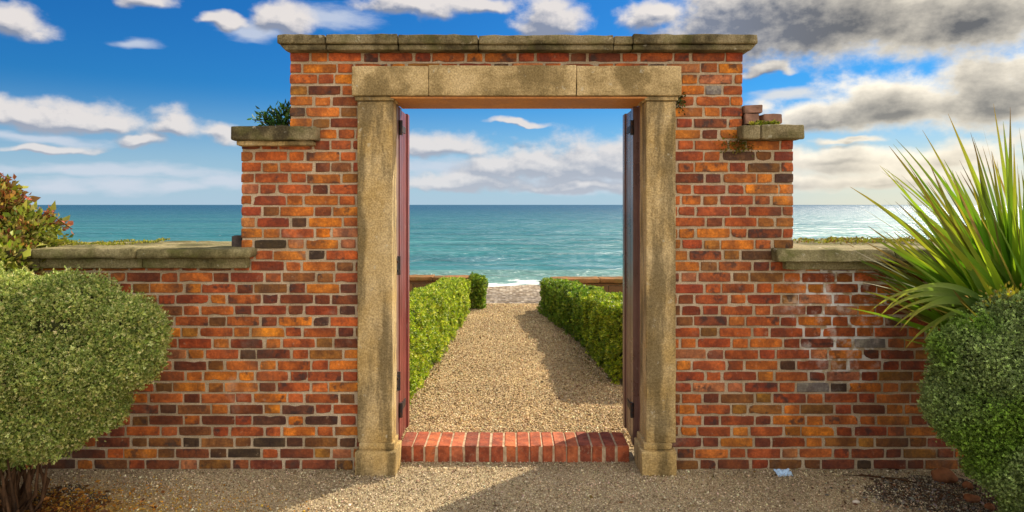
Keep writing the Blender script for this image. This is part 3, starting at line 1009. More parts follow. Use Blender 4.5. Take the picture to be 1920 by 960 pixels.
# ------------------------------------------------------------------ planting
def hedge(name, label, xin, ys, wid, hts, n, pal, wts, seed, leafsize=.021, group='clipped hedges along the gravel path', bare=.0, sign=1):
    """a clipped hedge between two y stations; xin = inner face x at each end, grows outwards by sign*wid"""
    rng = np.random.default_rng(seed)
    (y0, y1), (xa, xb), (ha, hb) = ys, xin, hts
    root = empty(name, ((xa + xb) / 2 + sign * wid / 2, (y0 + y1) / 2, 0))
    tag(root, label, 'hedge', group)
    L = y1 - y0
    areas = np.array([L * max(ha, hb), L * max(ha, hb) * .5, L * wid, wid * ha, wid * hb])
    face = rng.choice(5, n, p=areas / areas.sum())
    s, tt = rng.random(n), rng.random(n)
    yy = y0 + L * s
    P = np.zeros((n, 3)); N = np.zeros((n, 3))
    xi = lambda f: xa + (xb - xa) * f
    hh = lambda f: ha + (hb - ha) * f
    for k in range(5):
        mk = face == k
        f = s[mk]
        if k == 0: P[mk] = np.stack([xi(f), y0 + L * f, hh(f) * tt[mk]], 1); N[mk] = (-sign, 0, .1)
        if k == 1: P[mk] = np.stack([xi(f) + sign * wid, y0 + L * f, hh(f) * tt[mk]], 1); N[mk] = (sign, 0, .1)
        if k == 2: P[mk] = np.stack([xi(f) + sign * wid * tt[mk], y0 + L * f, hh(f)], 1); N[mk] = (0, 0, 1)
        if k == 3: P[mk] = np.stack([xa + sign * wid * f, np.full(mk.sum(), y0), ha * tt[mk]], 1); N[mk] = (0, -1, .1)
        if k == 4: P[mk] = np.stack([xb + sign * wid * f, np.full(mk.sum(), y1), hb * tt[mk]], 1); N[mk] = (0, 1, .1)
    # round the clipped arrises, then roughen
    fr = np.clip((P[:, 1] - y0) / L, 0, 1)
    hx, hzz = wid / 2, hh(fr)
    cx = xi(fr) + sign * hx
    q = np.stack([(P[:, 0] - cx) / hx, (P[:, 1] - (y0 + L / 2)) / (L / 2), (P[:, 2] - hzz * .5) / (hzz * .5)], 1)
    r_ = np.clip(np.abs(q[:, 0]) - .7, 0, 1) * np.clip(q[:, 2] - .6, 0, 1)
    P[:, 2] -= r_ * hzz * .22
    P[:, 0] -= np.sign(q[:, 0]) * r_ * hx * .32
    e_ = np.clip(np.abs(q[:, 1]) * L / 2 - (L / 2 - .12), 0, 1) / .12
    P[:, 0] -= np.sign(q[:, 0]) * (np.abs(q[:, 0]) > .9) * e_ ** 2 * .06
    P[:, 2] -= (q[:, 2] > .9) * e_ ** 2 * .07
    nz = fbm(P[:, :], 3.2, seed, 3)
    nz2 = fbm(P, 13.0, seed + 5, 2)
    depth = nz * .060 + nz2 * .032 - rng.exponential(.014, n) + .012
    low = np.clip((.14 - P[:, 2]) / .14, 0, 1)
    P += N * depth[:, None]
    keep = rng.random(n) > low * .55
    d = N + rng.normal(0, .75, (n, 3)) + np.array([0, 0, .35])
    cols = palette(n, pal, wts, .2, rng)
    big = (.85 + .45 * np.clip(nz2 + .5, 0, 1))[:, None]
    cols[:, :3] *= big
    P, d, cols = P[keep], d[keep], cols[keep]
    V, F, C = scatter(SPRIG_V, SPRIG_F, P, frame_from(d, rng), rng.uniform(.7, 1.25, len(P)) * leafsize * 1.6, cols)
    link('foliage', np_mesh('foliage', V, F, C), M_LEAF, root)
    # woody inside
    bm = bmesh.new()
    ins = .055
    vv = []
    for (y, x, h) in ((y0 + ins, xa, ha), (y1 - ins, xb, hb)):
        x_in, x_out = x + sign * ins, x + sign * (wid - ins)
        vv.append([bm.verts.new(p) for p in ((x_in, y, .02), (x_out, y, .02), (x_out, y, h - ins - .01), (x_in, y, h - ins - .01))])
    bm.faces.new(vv[0]); bm.faces.new(vv[1][::-1])
    for i in range(4):
        bm.faces.new((vv[0][i], vv[0][(i + 1) % 4], vv[1][(i + 1) % 4], vv[1][i]))
    bmesh.ops.recalc_face_normals(bm, faces=bm.faces)
    bmesh.ops.subdivide_edges(bm, edges=bm.edges[:], cuts=14, use_grid_fill=True)
    for v in bm.verts:
        v.co += v.normal * .02 * mnoise.noise(v.co * 12)
    me = bpy.data.meshes.new('twigs'); bm.to_mesh(me); bm.free()
    link('twigs', me, M_TWIG, root)
    return root


HG = [lin(150, 160, 40), lin(118, 134, 34), lin(176, 178, 62), lin(92, 112, 34), lin(196, 190, 90)]
HW = [5, 5, 3, 3, 1]
HGR = [lin(112, 134, 34), lin(92, 116, 30), lin(140, 152, 46), lin(72, 96, 28), lin(160, 160, 60)]
hedge('hedge', 'long clipped yellow-green hedge on the left side of the gravel path', (-.90, -.70), (1.30, 6.55), .42, (.75, .50), 26000, HG, HW, 21, sign=-1)
hedge('hedge', 'small square green hedge end closing the left stone wall by the beach', (-.45, -.45), (6.75, 7.05), .24, (.535, .535), 2600, HGR, HW, 22, .022, sign=-1)
hedge('hedge', 'long narrow clipped hedge along the right side of the path, reaching to the beach', (.90, .45), (3.55, 6.50), .42, (.60, .50), 15000, HGR, HW, 23, sign=1)
hedge('hedge', 'nearer and bushier block of hedge beside the right hand door leaf', (1.02, .86), (2.05, 3.62), .85, (.74, .64), 16000, HG[:4], HW[:4], 24, .024, sign=1)


def lobes_bush(name, label, cat, lobes, nleaf, pal, wts, leaf, seed, sub=.14, nsub=26, template=(SPRIG_V, SPRIG_F), mat=None, base=(0, 0, 0),
               color_fn=None, up=.45, core=.80, flat=.0, group=None, loose=.012, zmin=.02, shoots=0, subgap=.42):
    rng = np.random.default_rng(seed)
    root = empty(name, base)
    tag(root, label, cat, group)
    L = np.array(lobes, float)
    # small billows over the big lobes
    C, RR = [], []
    for (cx, cy, cz, rx, ry, rz) in L:
        u = rng.normal(size=(nsub, 3)); u /= np.linalg.norm(u, axis=1)[:, None]
        r = np.array([rx, ry, rz])
        for k in range(nsub):
            s = sub * rng.uniform(.65, 1.25)
            p = np.array([cx, cy, cz]) + u[k] * (r - s * .50)
            C.append(p); RR.append(s)
    C, RR = np.array(C), np.array(RR)
    w = RR ** 2
    n = int(nleaf * 2.2)
    i = rng.choice(len(C), n, p=w / w.sum())
    u = rng.normal(size=(n, 3)); u /= np.linalg.norm(u, axis=1)[:, None]
    P = C[i] + u * (RR[i] * (1 - rng.exponential(.07, n)))[:, None]
    # keep what is near the outside of the union
    inside = np.zeros(n, bool)
    for (cx, cy, cz, rx, ry, rz) in L:
        q = (P - np.array([cx, cy, cz])) / np.array([rx, ry, rz])
        inside |= np.linalg.norm(q, axis=1) < .72
    keep = ~inside & (P[:, 2] > zmin)
    # drop leaves buried in a neighbouring billow
    for k in range(len(C)):
        keep &= (np.linalg.norm(P - C[k], axis=1) > RR[k] * subgap) | (i == k)
    P, u, i = P[keep][:nleaf], u[keep][:nleaf], i[keep][:nleaf]
    n = len(P)
    # leaves on the big lobes themselves, so no bare patch shows between the billows
    nl = int(nleaf * .35)
    a2 = L[:, 3] * L[:, 5]
    li = rng.choice(len(L), nl, p=a2 / a2.sum())
    ul = rng.normal(size=(nl, 3)); ul /= np.linalg.norm(ul, axis=1)[:, None]
    Pl = L[li, :3] + ul * L[li, 3:] * (1 - rng.exponential(.05, nl))[:, None] * .97
    okl = Pl[:, 2] > zmin
    for k, (cx, cy, cz, rx, ry, rz) in enumerate(L):
        okl &= (np.linalg.norm((Pl - np.array([cx, cy, cz])) / np.array([rx, ry, rz]), axis=1) > .80) | (li == k)
    Pl, ul = Pl[okl], ul[okl]
    # stray shoots that break the outline
    si = rng.choice(n, shoots, replace=False) if shoots else np.zeros(0, int)
    sd = u[si] + rng.normal(0, .45, (len(si), 3)) + np.array([0, 0, .5])
    sd /= np.linalg.norm(sd, axis=1)[:, None] + 1e-9
    sl_ = rng.uniform(.03, .085, len(si))
    Ps = np.concatenate([P[si] + sd * (sl_ * f)[:, None] for f in (.15, .35, .55, .75, .95)]) if shoots else np.zeros((0, 3))
    us = np.concatenate([sd] * 5) if shoots else np.zeros((0, 3))
    i = np.concatenate([i, rng.integers(0, len(C), len(Pl) + len(Ps))])
    P, u = np.concatenate([P, Pl, Ps]), np.concatenate([u, ul, us])
    n = len(P)
    P += rng.normal(0, loose, (n, 3)) * np.where(np.arange(n) < n - len(Ps), 1, .35)[:, None]
    d = u + rng.normal(0, .55, (n, 3)) + np.array([0, 0, up])
    cols = palette(n, pal, wts, .11, rng)
    tint = rng.normal(1, .10, len(C))
    cols[:, :3] *= np.clip(tint[i], .7, 1.3)[:, None]
    if color_fn is not None: cols = color_fn(P, cols, rng)
    V, F, Cc = scatter(template[0], template[1], P, frame_from(d, rng), rng.lognormal(0, .30, n) * leaf, cols)
    link('foliage', np_mesh('foliage', V, F, Cc), mat or M_LEAF, root)
    bm = bmesh.new()
    for (cx, cy, cz, rx, ry, rz) in L:
        m = Matrix.Translation((cx, cy, cz)) @ Matrix.Diagonal((rx * core, ry * core, rz * core, 1))
        bmesh.ops.create_icosphere(bm, subdivisions=3, radius=1, matrix=m)
    for v in bm.verts:
        v.co += v.normal * .03 * mnoise.noise(v.co * 9)
        v.co.z = max(v.co.z, zmin)
    me = bpy.data.meshes.new('twigs'); bm.to_mesh(me); bm.free()
    link('twigs', me, M_TWIG, root)
    return root


def limb(bm, pts, radii, seg=8):
    """a tapered limb through points"""
    rings = []
    for k, (p, r) in enumerate(zip(pts, radii)):
        p = Vector(p)
        d = (Vector(pts[min(k + 1, len(pts) - 1)]) - Vector(pts[max(k - 1, 0)])).normalized()
        a = d.orthogonal().normalized(); b = d.cross(a)
        rings.append([bm.verts.new(p + (a * math.cos(2 * math.pi * i / seg) + b * math.sin(2 * math.pi * i / seg)) * r * random.uniform(.88, 1.12)) for i in range(seg)])
    for r0, r1 in zip(rings[:-1], rings[1:]):
        # match ring starts so the tube does not twist
        off = min(range(seg), key=lambda o: (r0[0].co - r1[o].co).length)
        r1[:] = r1[off:] + r1[:off]
        for i in range(seg):
            bm.faces.new((r0[i], r0[(i + 1) % seg], r1[(i + 1) % seg], r1[i]))
    bm.faces.new(rings[-1])


def limbs_part(name, specs, mat, parent, seg=8):
    bm = bmesh.new()
    for pts, rad in specs: limb(bm, pts, rad, seg)
    bmesh.ops.recalc_face_normals(bm, faces=bm.faces)
    me = bpy.data.meshes.new(name); bm.to_mesh(me); bm.free()
    me.polygons.foreach_set('use_smooth', np.ones(len(me.polygons), bool))
    return link(name, me, mat, parent)


# big grey-green bush at the left
YB = -.62
bx = lambda px: pX(px, YB)
bz = lambda py: pZ(py, YB)
kx = (YB + CAM_D) / 1280
LB = [(bx(a), YB + d, bz(b), r * kx, r * kx * 1.05, r * kx * .92) for (a, b, r, d) in (
    (20, 606, 92, .02), (130, 600, 86, .03), (216, 632, 74, .04), (60, 690, 82, -.12), (164, 690, 80, -.10), (234, 672, 56, -.02), (0, 776, 80, -.12),
    (108, 770, 72, -.10), (180, 758, 48, -.02), (30, 812, 46, -.05), (-60, 830, 66, -.05), (-110, 680, 140, .02), (-90, 570, 90, .05), (78, 645, 66, -.02), (20, 720, 76, .05), (146, 735, 64, .05))]
GB = [lin(162, 168, 90), lin(132, 145, 70), lin(188, 190, 118), lin(104, 120, 56), lin(206, 202, 142)]
bush = lobes_bush('round_bush', 'large rounded grey-green bush with tiny leaves in front of the left wall', 'bush', LB, 190000, GB, [5, 5, 4, 4, 2], .0135, 41,
                  sub=.062, nsub=70, base=(bx(40), YB, 0), group=None, shoots=900, loose=.012)
stm = []
for k in range(46):
    a = random.uniform(-60, 70); b = a + random.gauss(8, 34)
    y0 = YB + random.gauss(0, .10)
    stm.append(([(bx(a), y0, -.01), (bx((a + b) / 2) + random.gauss(0, .02), y0 + random.gauss(0, .03), random.uniform(.08, .18)), (bx(b), y0 + random.gauss(0, .05), random.uniform(.26, .44))],
                [random.uniform(.006, .022), random.uniform(.005, .014), .004]))
limbs_part('stem', stm, M_BARK, bush, 6)

# bush at the right front
YR = -.85
rx_ = lambda px: pX(px, YR)
rz_ = lambda py: pZ(py, YR)
kr = (YR + CAM_D) / 1280
RB = [(rx_(a), YR + d, rz_(b), r * kr, r * kr * 1.05, r * kr * .95) for (a, b, r, d) in (
    (1848, 682, 80, .03), (1925, 636, 80, .0), (1990, 645, 100, -.02), (1836, 768, 78, .02), (1895, 726, 80, -.10), (1960, 760, 95, -.12), (1884, 846, 70, -.06),
    (1920, 840, 82, -.14), (1936, 915, 64, -.10), (1990, 880, 110, -.12), (2060, 740, 150, -.05), (1870, 790, 70, .02), (1850, 760, 60, .05))]


def right_tint(P, cols, rng):
    n = fbm(P, 3.0, 4.0, 2)
    g = np.clip(n * 2.6 + .62 - (P[:, 2] - .75) * .9, 0, 1)[:, None]
    grey = np.array(lin(144, 162, 100)); green = np.array(lin(122, 152, 58))
    lum = cols[:, :3].mean(1, keepdims=True) / .12
    cols[:, :3] = (grey * (1 - g) + green * g) * np.clip(lum, .45, 1.9)
    return cols


rbush = lobes_bush('round_bush', 'dense grey-green bush in front of the right wall, below the sword-leaved plant', 'bush', RB, 170000,
                   [lin(110, 118, 70), lin(88, 98, 54), lin(136, 140, 96), lin(72, 84, 44)], [4, 4, 3, 4], .0130, 43, sub=.066, nsub=70,
                   base=(rx_(1930), YR, 0), color_fn=right_tint, shoots=900, loose=.012)
limbs_part('stem', [([(rx_(1930), YR, -.02), (rx_(1925), YR, .12), (rx_(1900), YR, .3)], [.05, .04, .03]),
                    ([(rx_(1960), YR, -.02), (rx_(1970), YR, .14), (rx_(1990), YR, .3)], [.045, .035, .02])], M_BARK, rbush)

# autumn shrub leaning over the wall at the far left
YA = .10
ax = lambda px: pX(px, YA)
azz = lambda py: pZ(py, YA)
ka = (YA + CAM_D) / 1280
AB = [(ax(-12), YA, azz(450), 62 * ka, .22, 52 * ka), (ax(-60), YA + .05, azz(405), 66 * ka, .24, 60 * ka), (ax(40), YA - .24, azz(482), 38 * ka, .14, 26 * ka),
      (ax(-30), YA - .28, azz(500), 84 * ka, .18, 44 * ka), (ax(50), YA, azz(440), 34 * ka, .14, 18 * ka), (ax(-4), YA, azz(388), 20 * ka, .12, 26 * ka)]


def autumn(P, cols, rng):
    n = fbm(P, 5.0, 9.0, 2)
    g = np.clip((P[:, 2] - azz(425)) * 3.0 + n * 1.6 + .25, 0, 1)
    pick = rng.random(len(P)) < g * .85
    k = pick.sum()
    cols[pick] = palette(k, [lin(150, 108, 58), lin(122, 86, 48), lin(176, 134, 74), lin(140, 78, 54), lin(130, 116, 56)], None, .2, rng)
    return cols


shrub = lobes_bush('autumn_shrub', 'leafy shrub with russet and yellow-green leaves leaning over the left end of the wall', 'shrub', AB, 8000,
                   [lin(128, 134, 48), lin(150, 150, 66), lin(98, 108, 40), lin(168, 160, 84)], None, .036, 47, sub=.10, nsub=26,
                   template=(LEAF_V * np.array([.62, 1, 1]), LEAF_F), base=(ax(-30), YA - .3, 0), color_fn=autumn, shoots=160, core=.45, loose=.035, zmin=1.0)
tw = []
tips = []
for (p0, p1, p2) in (((60, 425), (95, 405), (128, 430)), ((50, 410), (80, 402), (92, 397)), ((20, 370), (10, 345), (2, 330)), ((30, 385), (38, 372), (36, 362)),
                     ((40, 400), (70, 415), (112, 422)), ((-20, 360), (-10, 340), (-4, 328))):
    pts = [(ax(a), YA + .02 * k, azz(b)) for k, (a, b) in enumerate((p0, p1, p2))]
    tw.append((pts, [.007, .005, .003])); tips.append(pts)
tw.append(([(ax(-60), YA - .3, 0), (ax(-50), YA - .28, .7), (ax(-20), YA - .1, 1.45), (ax(10), YA, 1.6)], [.05, .04, .03, .015]))
limbs_part('branch', tw, M_BARK, shrub, 6)
TP = []
for pts in tips:
    A, B, Cc = (np.array(q) for q in pts)
    for k in range(26):
        f = random.random() * 2
        p = A + (B - A) * f if f < 1 else B + (Cc - B) * (f - 1)
        TP.append(p + RNG.normal(0, .012, 3))
TP = np.array(TP)
V, F, C = scatter(LEAF_V * np.array([.6, 1, 1]), LEAF_F, TP, frame_from(RNG.normal(0, 1, TP.shape) + np.array([.3, -.2, .2])),
                  RNG.uniform(.02, .045, len(TP)), palette(len(TP), [lin(150, 84, 60), lin(172, 96, 74), lin(128, 66, 44), lin(160, 120, 60)]))
link('tip_leaf', np_mesh('tip_leaf', V, F, C), M_LEAF, shrub)['kind'] = 'stuff'

# evergreen sprig behind the left shoulder
YS = .22
sxp, szp = (lambda px: pX(px, YS)), (lambda py: pZ(py, YS))
spr = empty('evergreen_sapling', (sxp(535), YS, szp(262)))
tag(spr, 'small dark green evergreen sapling sprouting on the left brick shoulder', 'plant')
specs, LP, LD = [], [], []
for (ex, ey) in ((484, 226), (496, 216), (512, 206), (526, 199), (538, 198), (545, 206), (505, 228), (520, 222)):
    p0 = np.array((sxp(540), YS + random.uniform(-.05, .05), szp(262)))
    p2 = np.array((sxp(ex), YS + random.uniform(-.08, .08), szp(ey)))
    p1 = (p0 + p2) / 2 + np.array((.01, 0, .03))
    specs.append(([tuple(p0), tuple(p1), tuple(p2)], [.006, .004, .002]))
    for k in range(70):
        f = random.random() ** .7
        p = (1 - f) ** 2 * p0 + 2 * f * (1 - f) * p1 + f * f * p2
        LP.append(p + RNG.normal(0, .014, 3)); LD.append((p2 - p0) * .8 + RNG.normal(0, .12, 3))
limbs_part('stem', specs, M_BARK, spr, 5)
LP, LD = np.array(LP), np.array(LD)
V, F, C = scatter(LEAF_V * np.array([.42, 1, 1]), LEAF_F, LP, frame_from(LD), RNG.uniform(.025, .05, len(LP)),
                  palette(len(LP), [lin(48, 84, 34), lin(66, 104, 40), lin(34, 62, 28), lin(92, 124, 56)]))
link('foliage', np_mesh('foliage', V, F, C), M_LEAF, spr)

# sword-leaved plant
def blade(V, F, C, base, tip_dir, length, width, droop, twist, cols, seg=12):
    base = np.array(base, float)
    d = np.array(tip_dir, float); d /= np.linalg.norm(d)
    side = np.cross(d, np.array([0.15, -1.0, 0.2])); side /= np.linalg.norm(side)
    cr, sr = math.cos(twist), math.sin(twist)
    nrm = np.cross(side, d)
    side = side * cr + nrm * sr
    p = base.copy()
    k0 = len(V)
    step = length / seg
    for s in range(seg + 1):
        f = s / seg
        w = width * (.55 + .45 * min(1, f * 4)) * (1 - max(0, f - .35) / .65) ** .85 if f < 1 else .0006
        nn = np.cross(side, d); nn /= np.linalg.norm(nn)
        fold = .32 * w * (1 - f * .5)
        V += [tuple(p - side * w), tuple(p - nn * fold), tuple(p + side * w)]
        a, b, c = cols
        if f < .55: cc = np.array(a) * (1 - f / .55) + np.array(b) * (f / .55)
        else: cc = np.array(b) * (1 - (f - .55) / .45) + np.array(c) * ((f - .55) / .45)
        C += [(*np.clip(cc, .004, .9), 1)] * 3
        if s:
            q = k0 + 3 * s
            F += [(q - 3, q - 2, q + 1, q), (q - 2, q - 1, q + 2, q + 1)]
        d = d + np.array([0, 0, -1.0]) * droop * (step) * (1 + 2.2 * f)
        d /= np.linalg.norm(d)
        side = side - d * np.dot(side, d); side /= np.linalg.norm(side)
        p = p + d * step


YC = -.40
BXc, BZc = pX(1934, YC), .70
flax = empty('sword_leaved_plant', (BXc, YC, 0))
tag(flax, 'tall spiky plant with green, bronze-tipped sword leaves above the right bush', 'plant')
V, F, C = [], [], []
rr = random.Random(5)
for i in range(290):
    f = i / 289
    ang = R(-62 + 104 * ((i * .618) % 1.0) ** 1.0) + rr.gauss(0, .05)
    dep = rr.gauss(-.03, .24)
    Lh = rr.uniform(.84, 1.24) * (1.0 + .22 * max(0, math.cos(ang + .1)) ** 2)
    col3 = rr.choice([(lin(70, 118, 32), lin(112, 156, 40), lin(112, 112, 50)), (lin(88, 136, 38), lin(132, 172, 46), lin(124, 108, 54)),
                      (lin(62, 102, 36), lin(104, 132, 42), lin(104, 70, 46)), (lin(112, 140, 44), lin(158, 178, 54), lin(134, 100, 52))])
    if abs(ang) > .8: Lh *= .88
    if i % 23 == 5: col3 = (lin(150, 124, 80), lin(170, 140, 92), lin(140, 104, 66))
    s = rr.uniform(.85, 1.15)
    col3 = [tuple(x * s for x in c3) for c3 in col3]
    blade(V, F, C, (BXc + rr.gauss(0, .05) + .05 * math.sin(ang), YC + rr.gauss(0, .05), BZc + rr.uniform(-.05, .28)), (math.sin(ang), dep, math.cos(ang)), Lh * .96, rr.uniform(.017, .031),
          rr.uniform(.03, .22), rr.gauss(0, .6), col3)
for (px, L, w, dr, zz, dp) in ((1858, .74, .020, .85, .55, -.15), (1850, .66, .022, 1.05, .50, -.30), (1845, .58, .019, .80, .05, -.25), (1866, .80, .018, .80, .60, -.10),
                              (1850, .52, .018, 1.2, .25, -.35), (1862, .70, .016, .70, .42, -.2), (1856, .60, .017, 1.0, .35, -.05), (1870, .86, .016, .9, .75, -.25)):
    blade(V, F, C, (pX(px, YC - .22), YC - .22, pZ(582, YC - .22)), (-1, dp, zz), L, w, dr, .25, (lin(88, 120, 54), lin(132, 150, 76), lin(160, 150, 64)), 16)
V, F, C = np.array(V), np.array(F), np.array(C)
link('leaves', np_mesh('leaves', V, F, C, smooth=True), M_BLADE, flax)
limbs_part('stem', [([(BXc, YC, -.02), (BXc + .01, YC, .35), (BXc, YC, .68)], [.075, .065, .05])], M_BARK, flax, 10)


def moss(name, label, x0, x1, y0, y1, z, n, pal, size, seed, kind='stuff', dens=1.5, zfun=None):
    rng = np.random.default_rng(seed)
    P = np.stack([rng.uniform(x0, x1, n), rng.uniform(y0, y1, n), np.full(n, z)], 1)
    nz = fbm(P, 6.0, seed, 3)
    keep = nz * dens + rng.normal(0, .12, n) > .02
    P, nz = P[keep], nz[keep]
    P[:, 2] += rng.uniform(0, .010, len(P)) + np.clip(nz, 0, .6) * .03
    d = rng.normal(0, .6, P.shape) + np.array([0, -.15, 1.0])
    V, F, C = scatter(SPRIG_V, SPRIG_F, P, frame_from(d, rng), rng.uniform(.6, 1.3, len(P)) * size, palette(len(P), pal, None, .2, rng))
    o = link(name, np_mesh(name, V, F, C), M_LEAF)
    return tag(o, label, 'moss', kind=kind)


MG = [lin(150, 146, 34), lin(118, 120, 30), lin(172, 160, 54), lin(96, 96, 34)]
moss('moss', 'yellow-green moss spreading on the left coping beside the shrub', -3.45, -2.55, .15, .70, 1.426, 3000, MG, .015, 61)
moss('moss', 'mossy weeds along the back of the right coping under the sword leaves', 1.84, 3.6, .30, .66, 1.44, 4200, MG + [lin(140, 96, 50)], .017, 62)
moss('moss', 'bright green moss tuft under the loose bricks on the right shoulder', 1.47, 1.70, -.06, .2, 2.214, 900, [lin(150, 156, 40), lin(112, 126, 34), lin(180, 170, 70)], .022, 63, dens=2.5)
# tufts of weed
def tuft(name, label, c, r, n, pal, size, seed, cat='weed', upv=.6):
    rng = np.random.default_rng(seed)
    u = rng.normal(size=(n, 3)) * np.array(r) * .5
    P = np.array(c) + u
    d = u / np.array(r) + rng.normal(0, .4, (n, 3)) + np.array([0, -.3, upv])
    V, F, C = scatter(LEAF_V * np.array([.6, 1, 1]), LEAF_F, P, frame_from(d, rng), rng.uniform(.6, 1.3, n) * size, palette(n, pal, None, .2, rng))
    root = empty(name, tuple(c))
    link('foliage', np_mesh('foliage', V, F, C), M_LEAF, root)
    return tag(root, label, cat)


tuft('ivy_sprig', 'little ivy sprig hanging from the right end of the lintel', (1.083, -.02, 2.375), (.03, .03, .07), 90, [lin(58, 74, 30), lin(84, 96, 40), lin(44, 54, 26)], .022, 71, 'ivy', -.4)
tuft('weed', 'dry mossy weed growing at the inner end of the right shoulder coping', (1.452, -.025, 2.095), (.10, .025, .05), 260, [lin(112, 104, 36), lin(86, 84, 30), lin(128, 96, 40)], .020, 72, upv=-.3)
tuft('weed', 'yellow-flowered weed poking up through the top of the right bush', (pX(1900, -.8), -.82, pZ(572, -.8)), (.14, .12, .08), 520, [lin(176, 162, 56), lin(150, 146, 50), lin(190, 150, 80)], .026, 73, upv=.8)

# ------------------------------------------------------------------ loose things
def rough_block(name, label, cat, c, s, rz, mat, seed, amp=.006, group=None, ry=0):
    bm = bmesh.new()
    bmesh.ops.create_cube(bm, size=1)
    bmesh.ops.scale(bm, vec=s, verts=bm.verts)
    bmesh.ops.bevel(bm, geom=bm.edges[:], offset=min(s) * .06, segments=2, affect='EDGES')
    bmesh.ops.subdivide_edges(bm, edges=[e for e in bm.edges if e.calc_length() > .03], cuts=3, use_grid_fill=True)
    for v in bm.verts:
        v.co += v.co.normalized() * amp * mnoise.fractal(v.co * 18 + Vector((seed, 0, 0)), 1, 2, 3)
    me = bpy.data.meshes.new(name); bm.to_mesh(me); bm.free()
    o = link(name, me, mat)
    o.location = c
    o.rotation_euler = (0, ry, rz)
    return tag(o, label, cat, group)


M_LB = mat_noise('old_loose_brick', lin(150, 112, 94), lin(110, 84, 70), 12, .9, 60, .006)
M_LBD = mat_noise('sooty_loose_brick', lin(92, 80, 74), lin(62, 54, 52), 12, .9, 60, .006)
rough_block('loose_brick', 'greyish loose brick lying on moss on the right shoulder, the larger lower one', 'brick', (1.667, .07, 2.262), (.122, .20, .062), .05, M_LB, 1, group='loose bricks on the right shoulder')
rough_block('loose_brick', 'short mossy brick bat against the pier, under the topmost loose brick', 'brick', (1.545, .08, 2.262), (.09, .2, .07), -.04, M_LB, 2, group='loose bricks on the right shoulder')
rough_block('loose_brick', 'topmost flat loose brick beside the tall pier on the right shoulder', 'brick', (1.548, .08, 2.326), (.12, .2, .05), .02, M_LB, 3, group='loose bricks on the right shoulder', ry=-.03)
rough_block('brick_bat', 'small dark brick bat on the left coping against the pier shoulder', 'brick', (-1.80, .10, 1.470), (.065, .10, .075), .1, M_LBD, 4)


def pebble_rock(name, label, c, s, seed, mat=None, group='brown stones beside the right bush'):
    bm = bmesh.new()
    bmesh.ops.create_icosphere(bm, subdivisions=3, radius=1)
    for v in bm.verts:
        v.co *= 1 + .22 * mnoise.fractal(v.co * 1.1 + Vector((seed * 3.1, 0, 0)), 1, 2, 3)
        v.co = Vector((v.co.x * s[0], v.co.y * s[1], v.co.z * s[2]))
    me = bpy.data.meshes.new(name); bm.to_mesh(me); bm.free()
    me.polygons.foreach_set('use_smooth', np.ones(len(me.polygons), bool))
    o = link(name, me, mat or M_ROCK)
    o.location = c
    return tag(o, label, 'stone', group)


def ground_y(py):
    return 1280 * CAM_Z / (py - 384) - CAM_D


def gp(px, py, z=0.0):
    y = ground_y(py)
    return (pX(px, y), y, z)


pebble_rock('stone', 'largest brown stone, lying at the wall foot beside the right bush', gp(1770, 903, .035), (.070, .055, .046), 1)
pebble_rock('stone', 'small round brown stone at the edge of the right bush, nearest the largest stone', gp(1815, 917, .02), (.028, .024, .026), 2)
pebble_rock('stone', 'flat reddish brown stone half under the right bush', gp(1822, 940, .016), (.044, .034, .024), 3)
pebble_rock('stone', 'lowest brown stone at the bottom edge below the right bush', gp(1856, 956, .016), (.026, .024, .022), 4)
M_WHITE = mat_noise('white_pebble', lin(214, 204, 190), lin(180, 168, 152), 20, .8, 60, .003)
pebble_rock('pebble', 'single whitish pebble lying on the open grey gravel at the right', gp(1605, 944, .008), (.020, .015, .011), 5, M_WHITE, None)
M_SLAB = mat_noise('pale_tan_stone', lin(190, 140, 84), lin(168, 120, 70), 10, .85, 40, .006)
rough_block('stone_slab', 'flat tan piece of stone on the yellow gravel at the lower left corner', 'stone', gp(16, 944, .015), (.085, .09, .04), .3, M_SLAB, 8)

# crumpled scrap of pale blue plastic
bm = bmesh.new()
bmesh.ops.create_grid(bm, x_segments=10, y_segments=8, size=.5)
for v in bm.verts:
    a = mnoise.noise(v.co * 4 + Vector((2, 0, 0)))
    v.co = Vector((v.co.x * .10 * (1 + .3 * a), v.co.y * .06, .014 + .016 * a + .010 * mnoise.noise(v.co * 9)))
bmesh.ops.solidify(bm, geom=bm.faces[:], thickness=.0015)
me = bpy.data.meshes.new('plastic_scrap'); bm.to_mesh(me); bm.free()
o = link('plastic_scrap', me, mat_noise('pale_blue_plastic', lin(176, 204, 232), lin(150, 184, 220), 14, .4, 40, .003, .5))
o.location = gp(1468, 890, .002); o.rotation_euler = (.45, 0, .2)
tag(o, 'crumpled scrap of pale blue plastic at the foot of the right wall', 'litter')

# soil patches and dry litter
def patch(name, cx, cy, rx, ry, seed, mat, z=.004):
    rg = random.Random(seed)
    pts = []
    for k in range(48):
        a = 2 * math.pi * k / 48
        rad = 1 + .32 * mnoise.noise(Vector((math.cos(a) * 2 + seed, math.sin(a) * 2, 0))) + .12 * mnoise.noise(Vector((math.cos(a) * 8 + seed, math.sin(a) * 8, 3)))
        pts.append((cx + math.cos(a) * rx * rad, min(-.004, cy + math.sin(a) * ry * rad)))
    me = bpy.data.meshes.new(name)
    me.from_pydata([(x, y, z) for x, y in pts], [], [tuple(range(48))])
    o = link(name, me, mat)
    return tag(o, kind='structure')


patch('soil', 2.52, -.36, .46, .27, 3, M_SOIL)
patch('soil', -2.72, -.60, .42, .36, 6, M_SOIL)


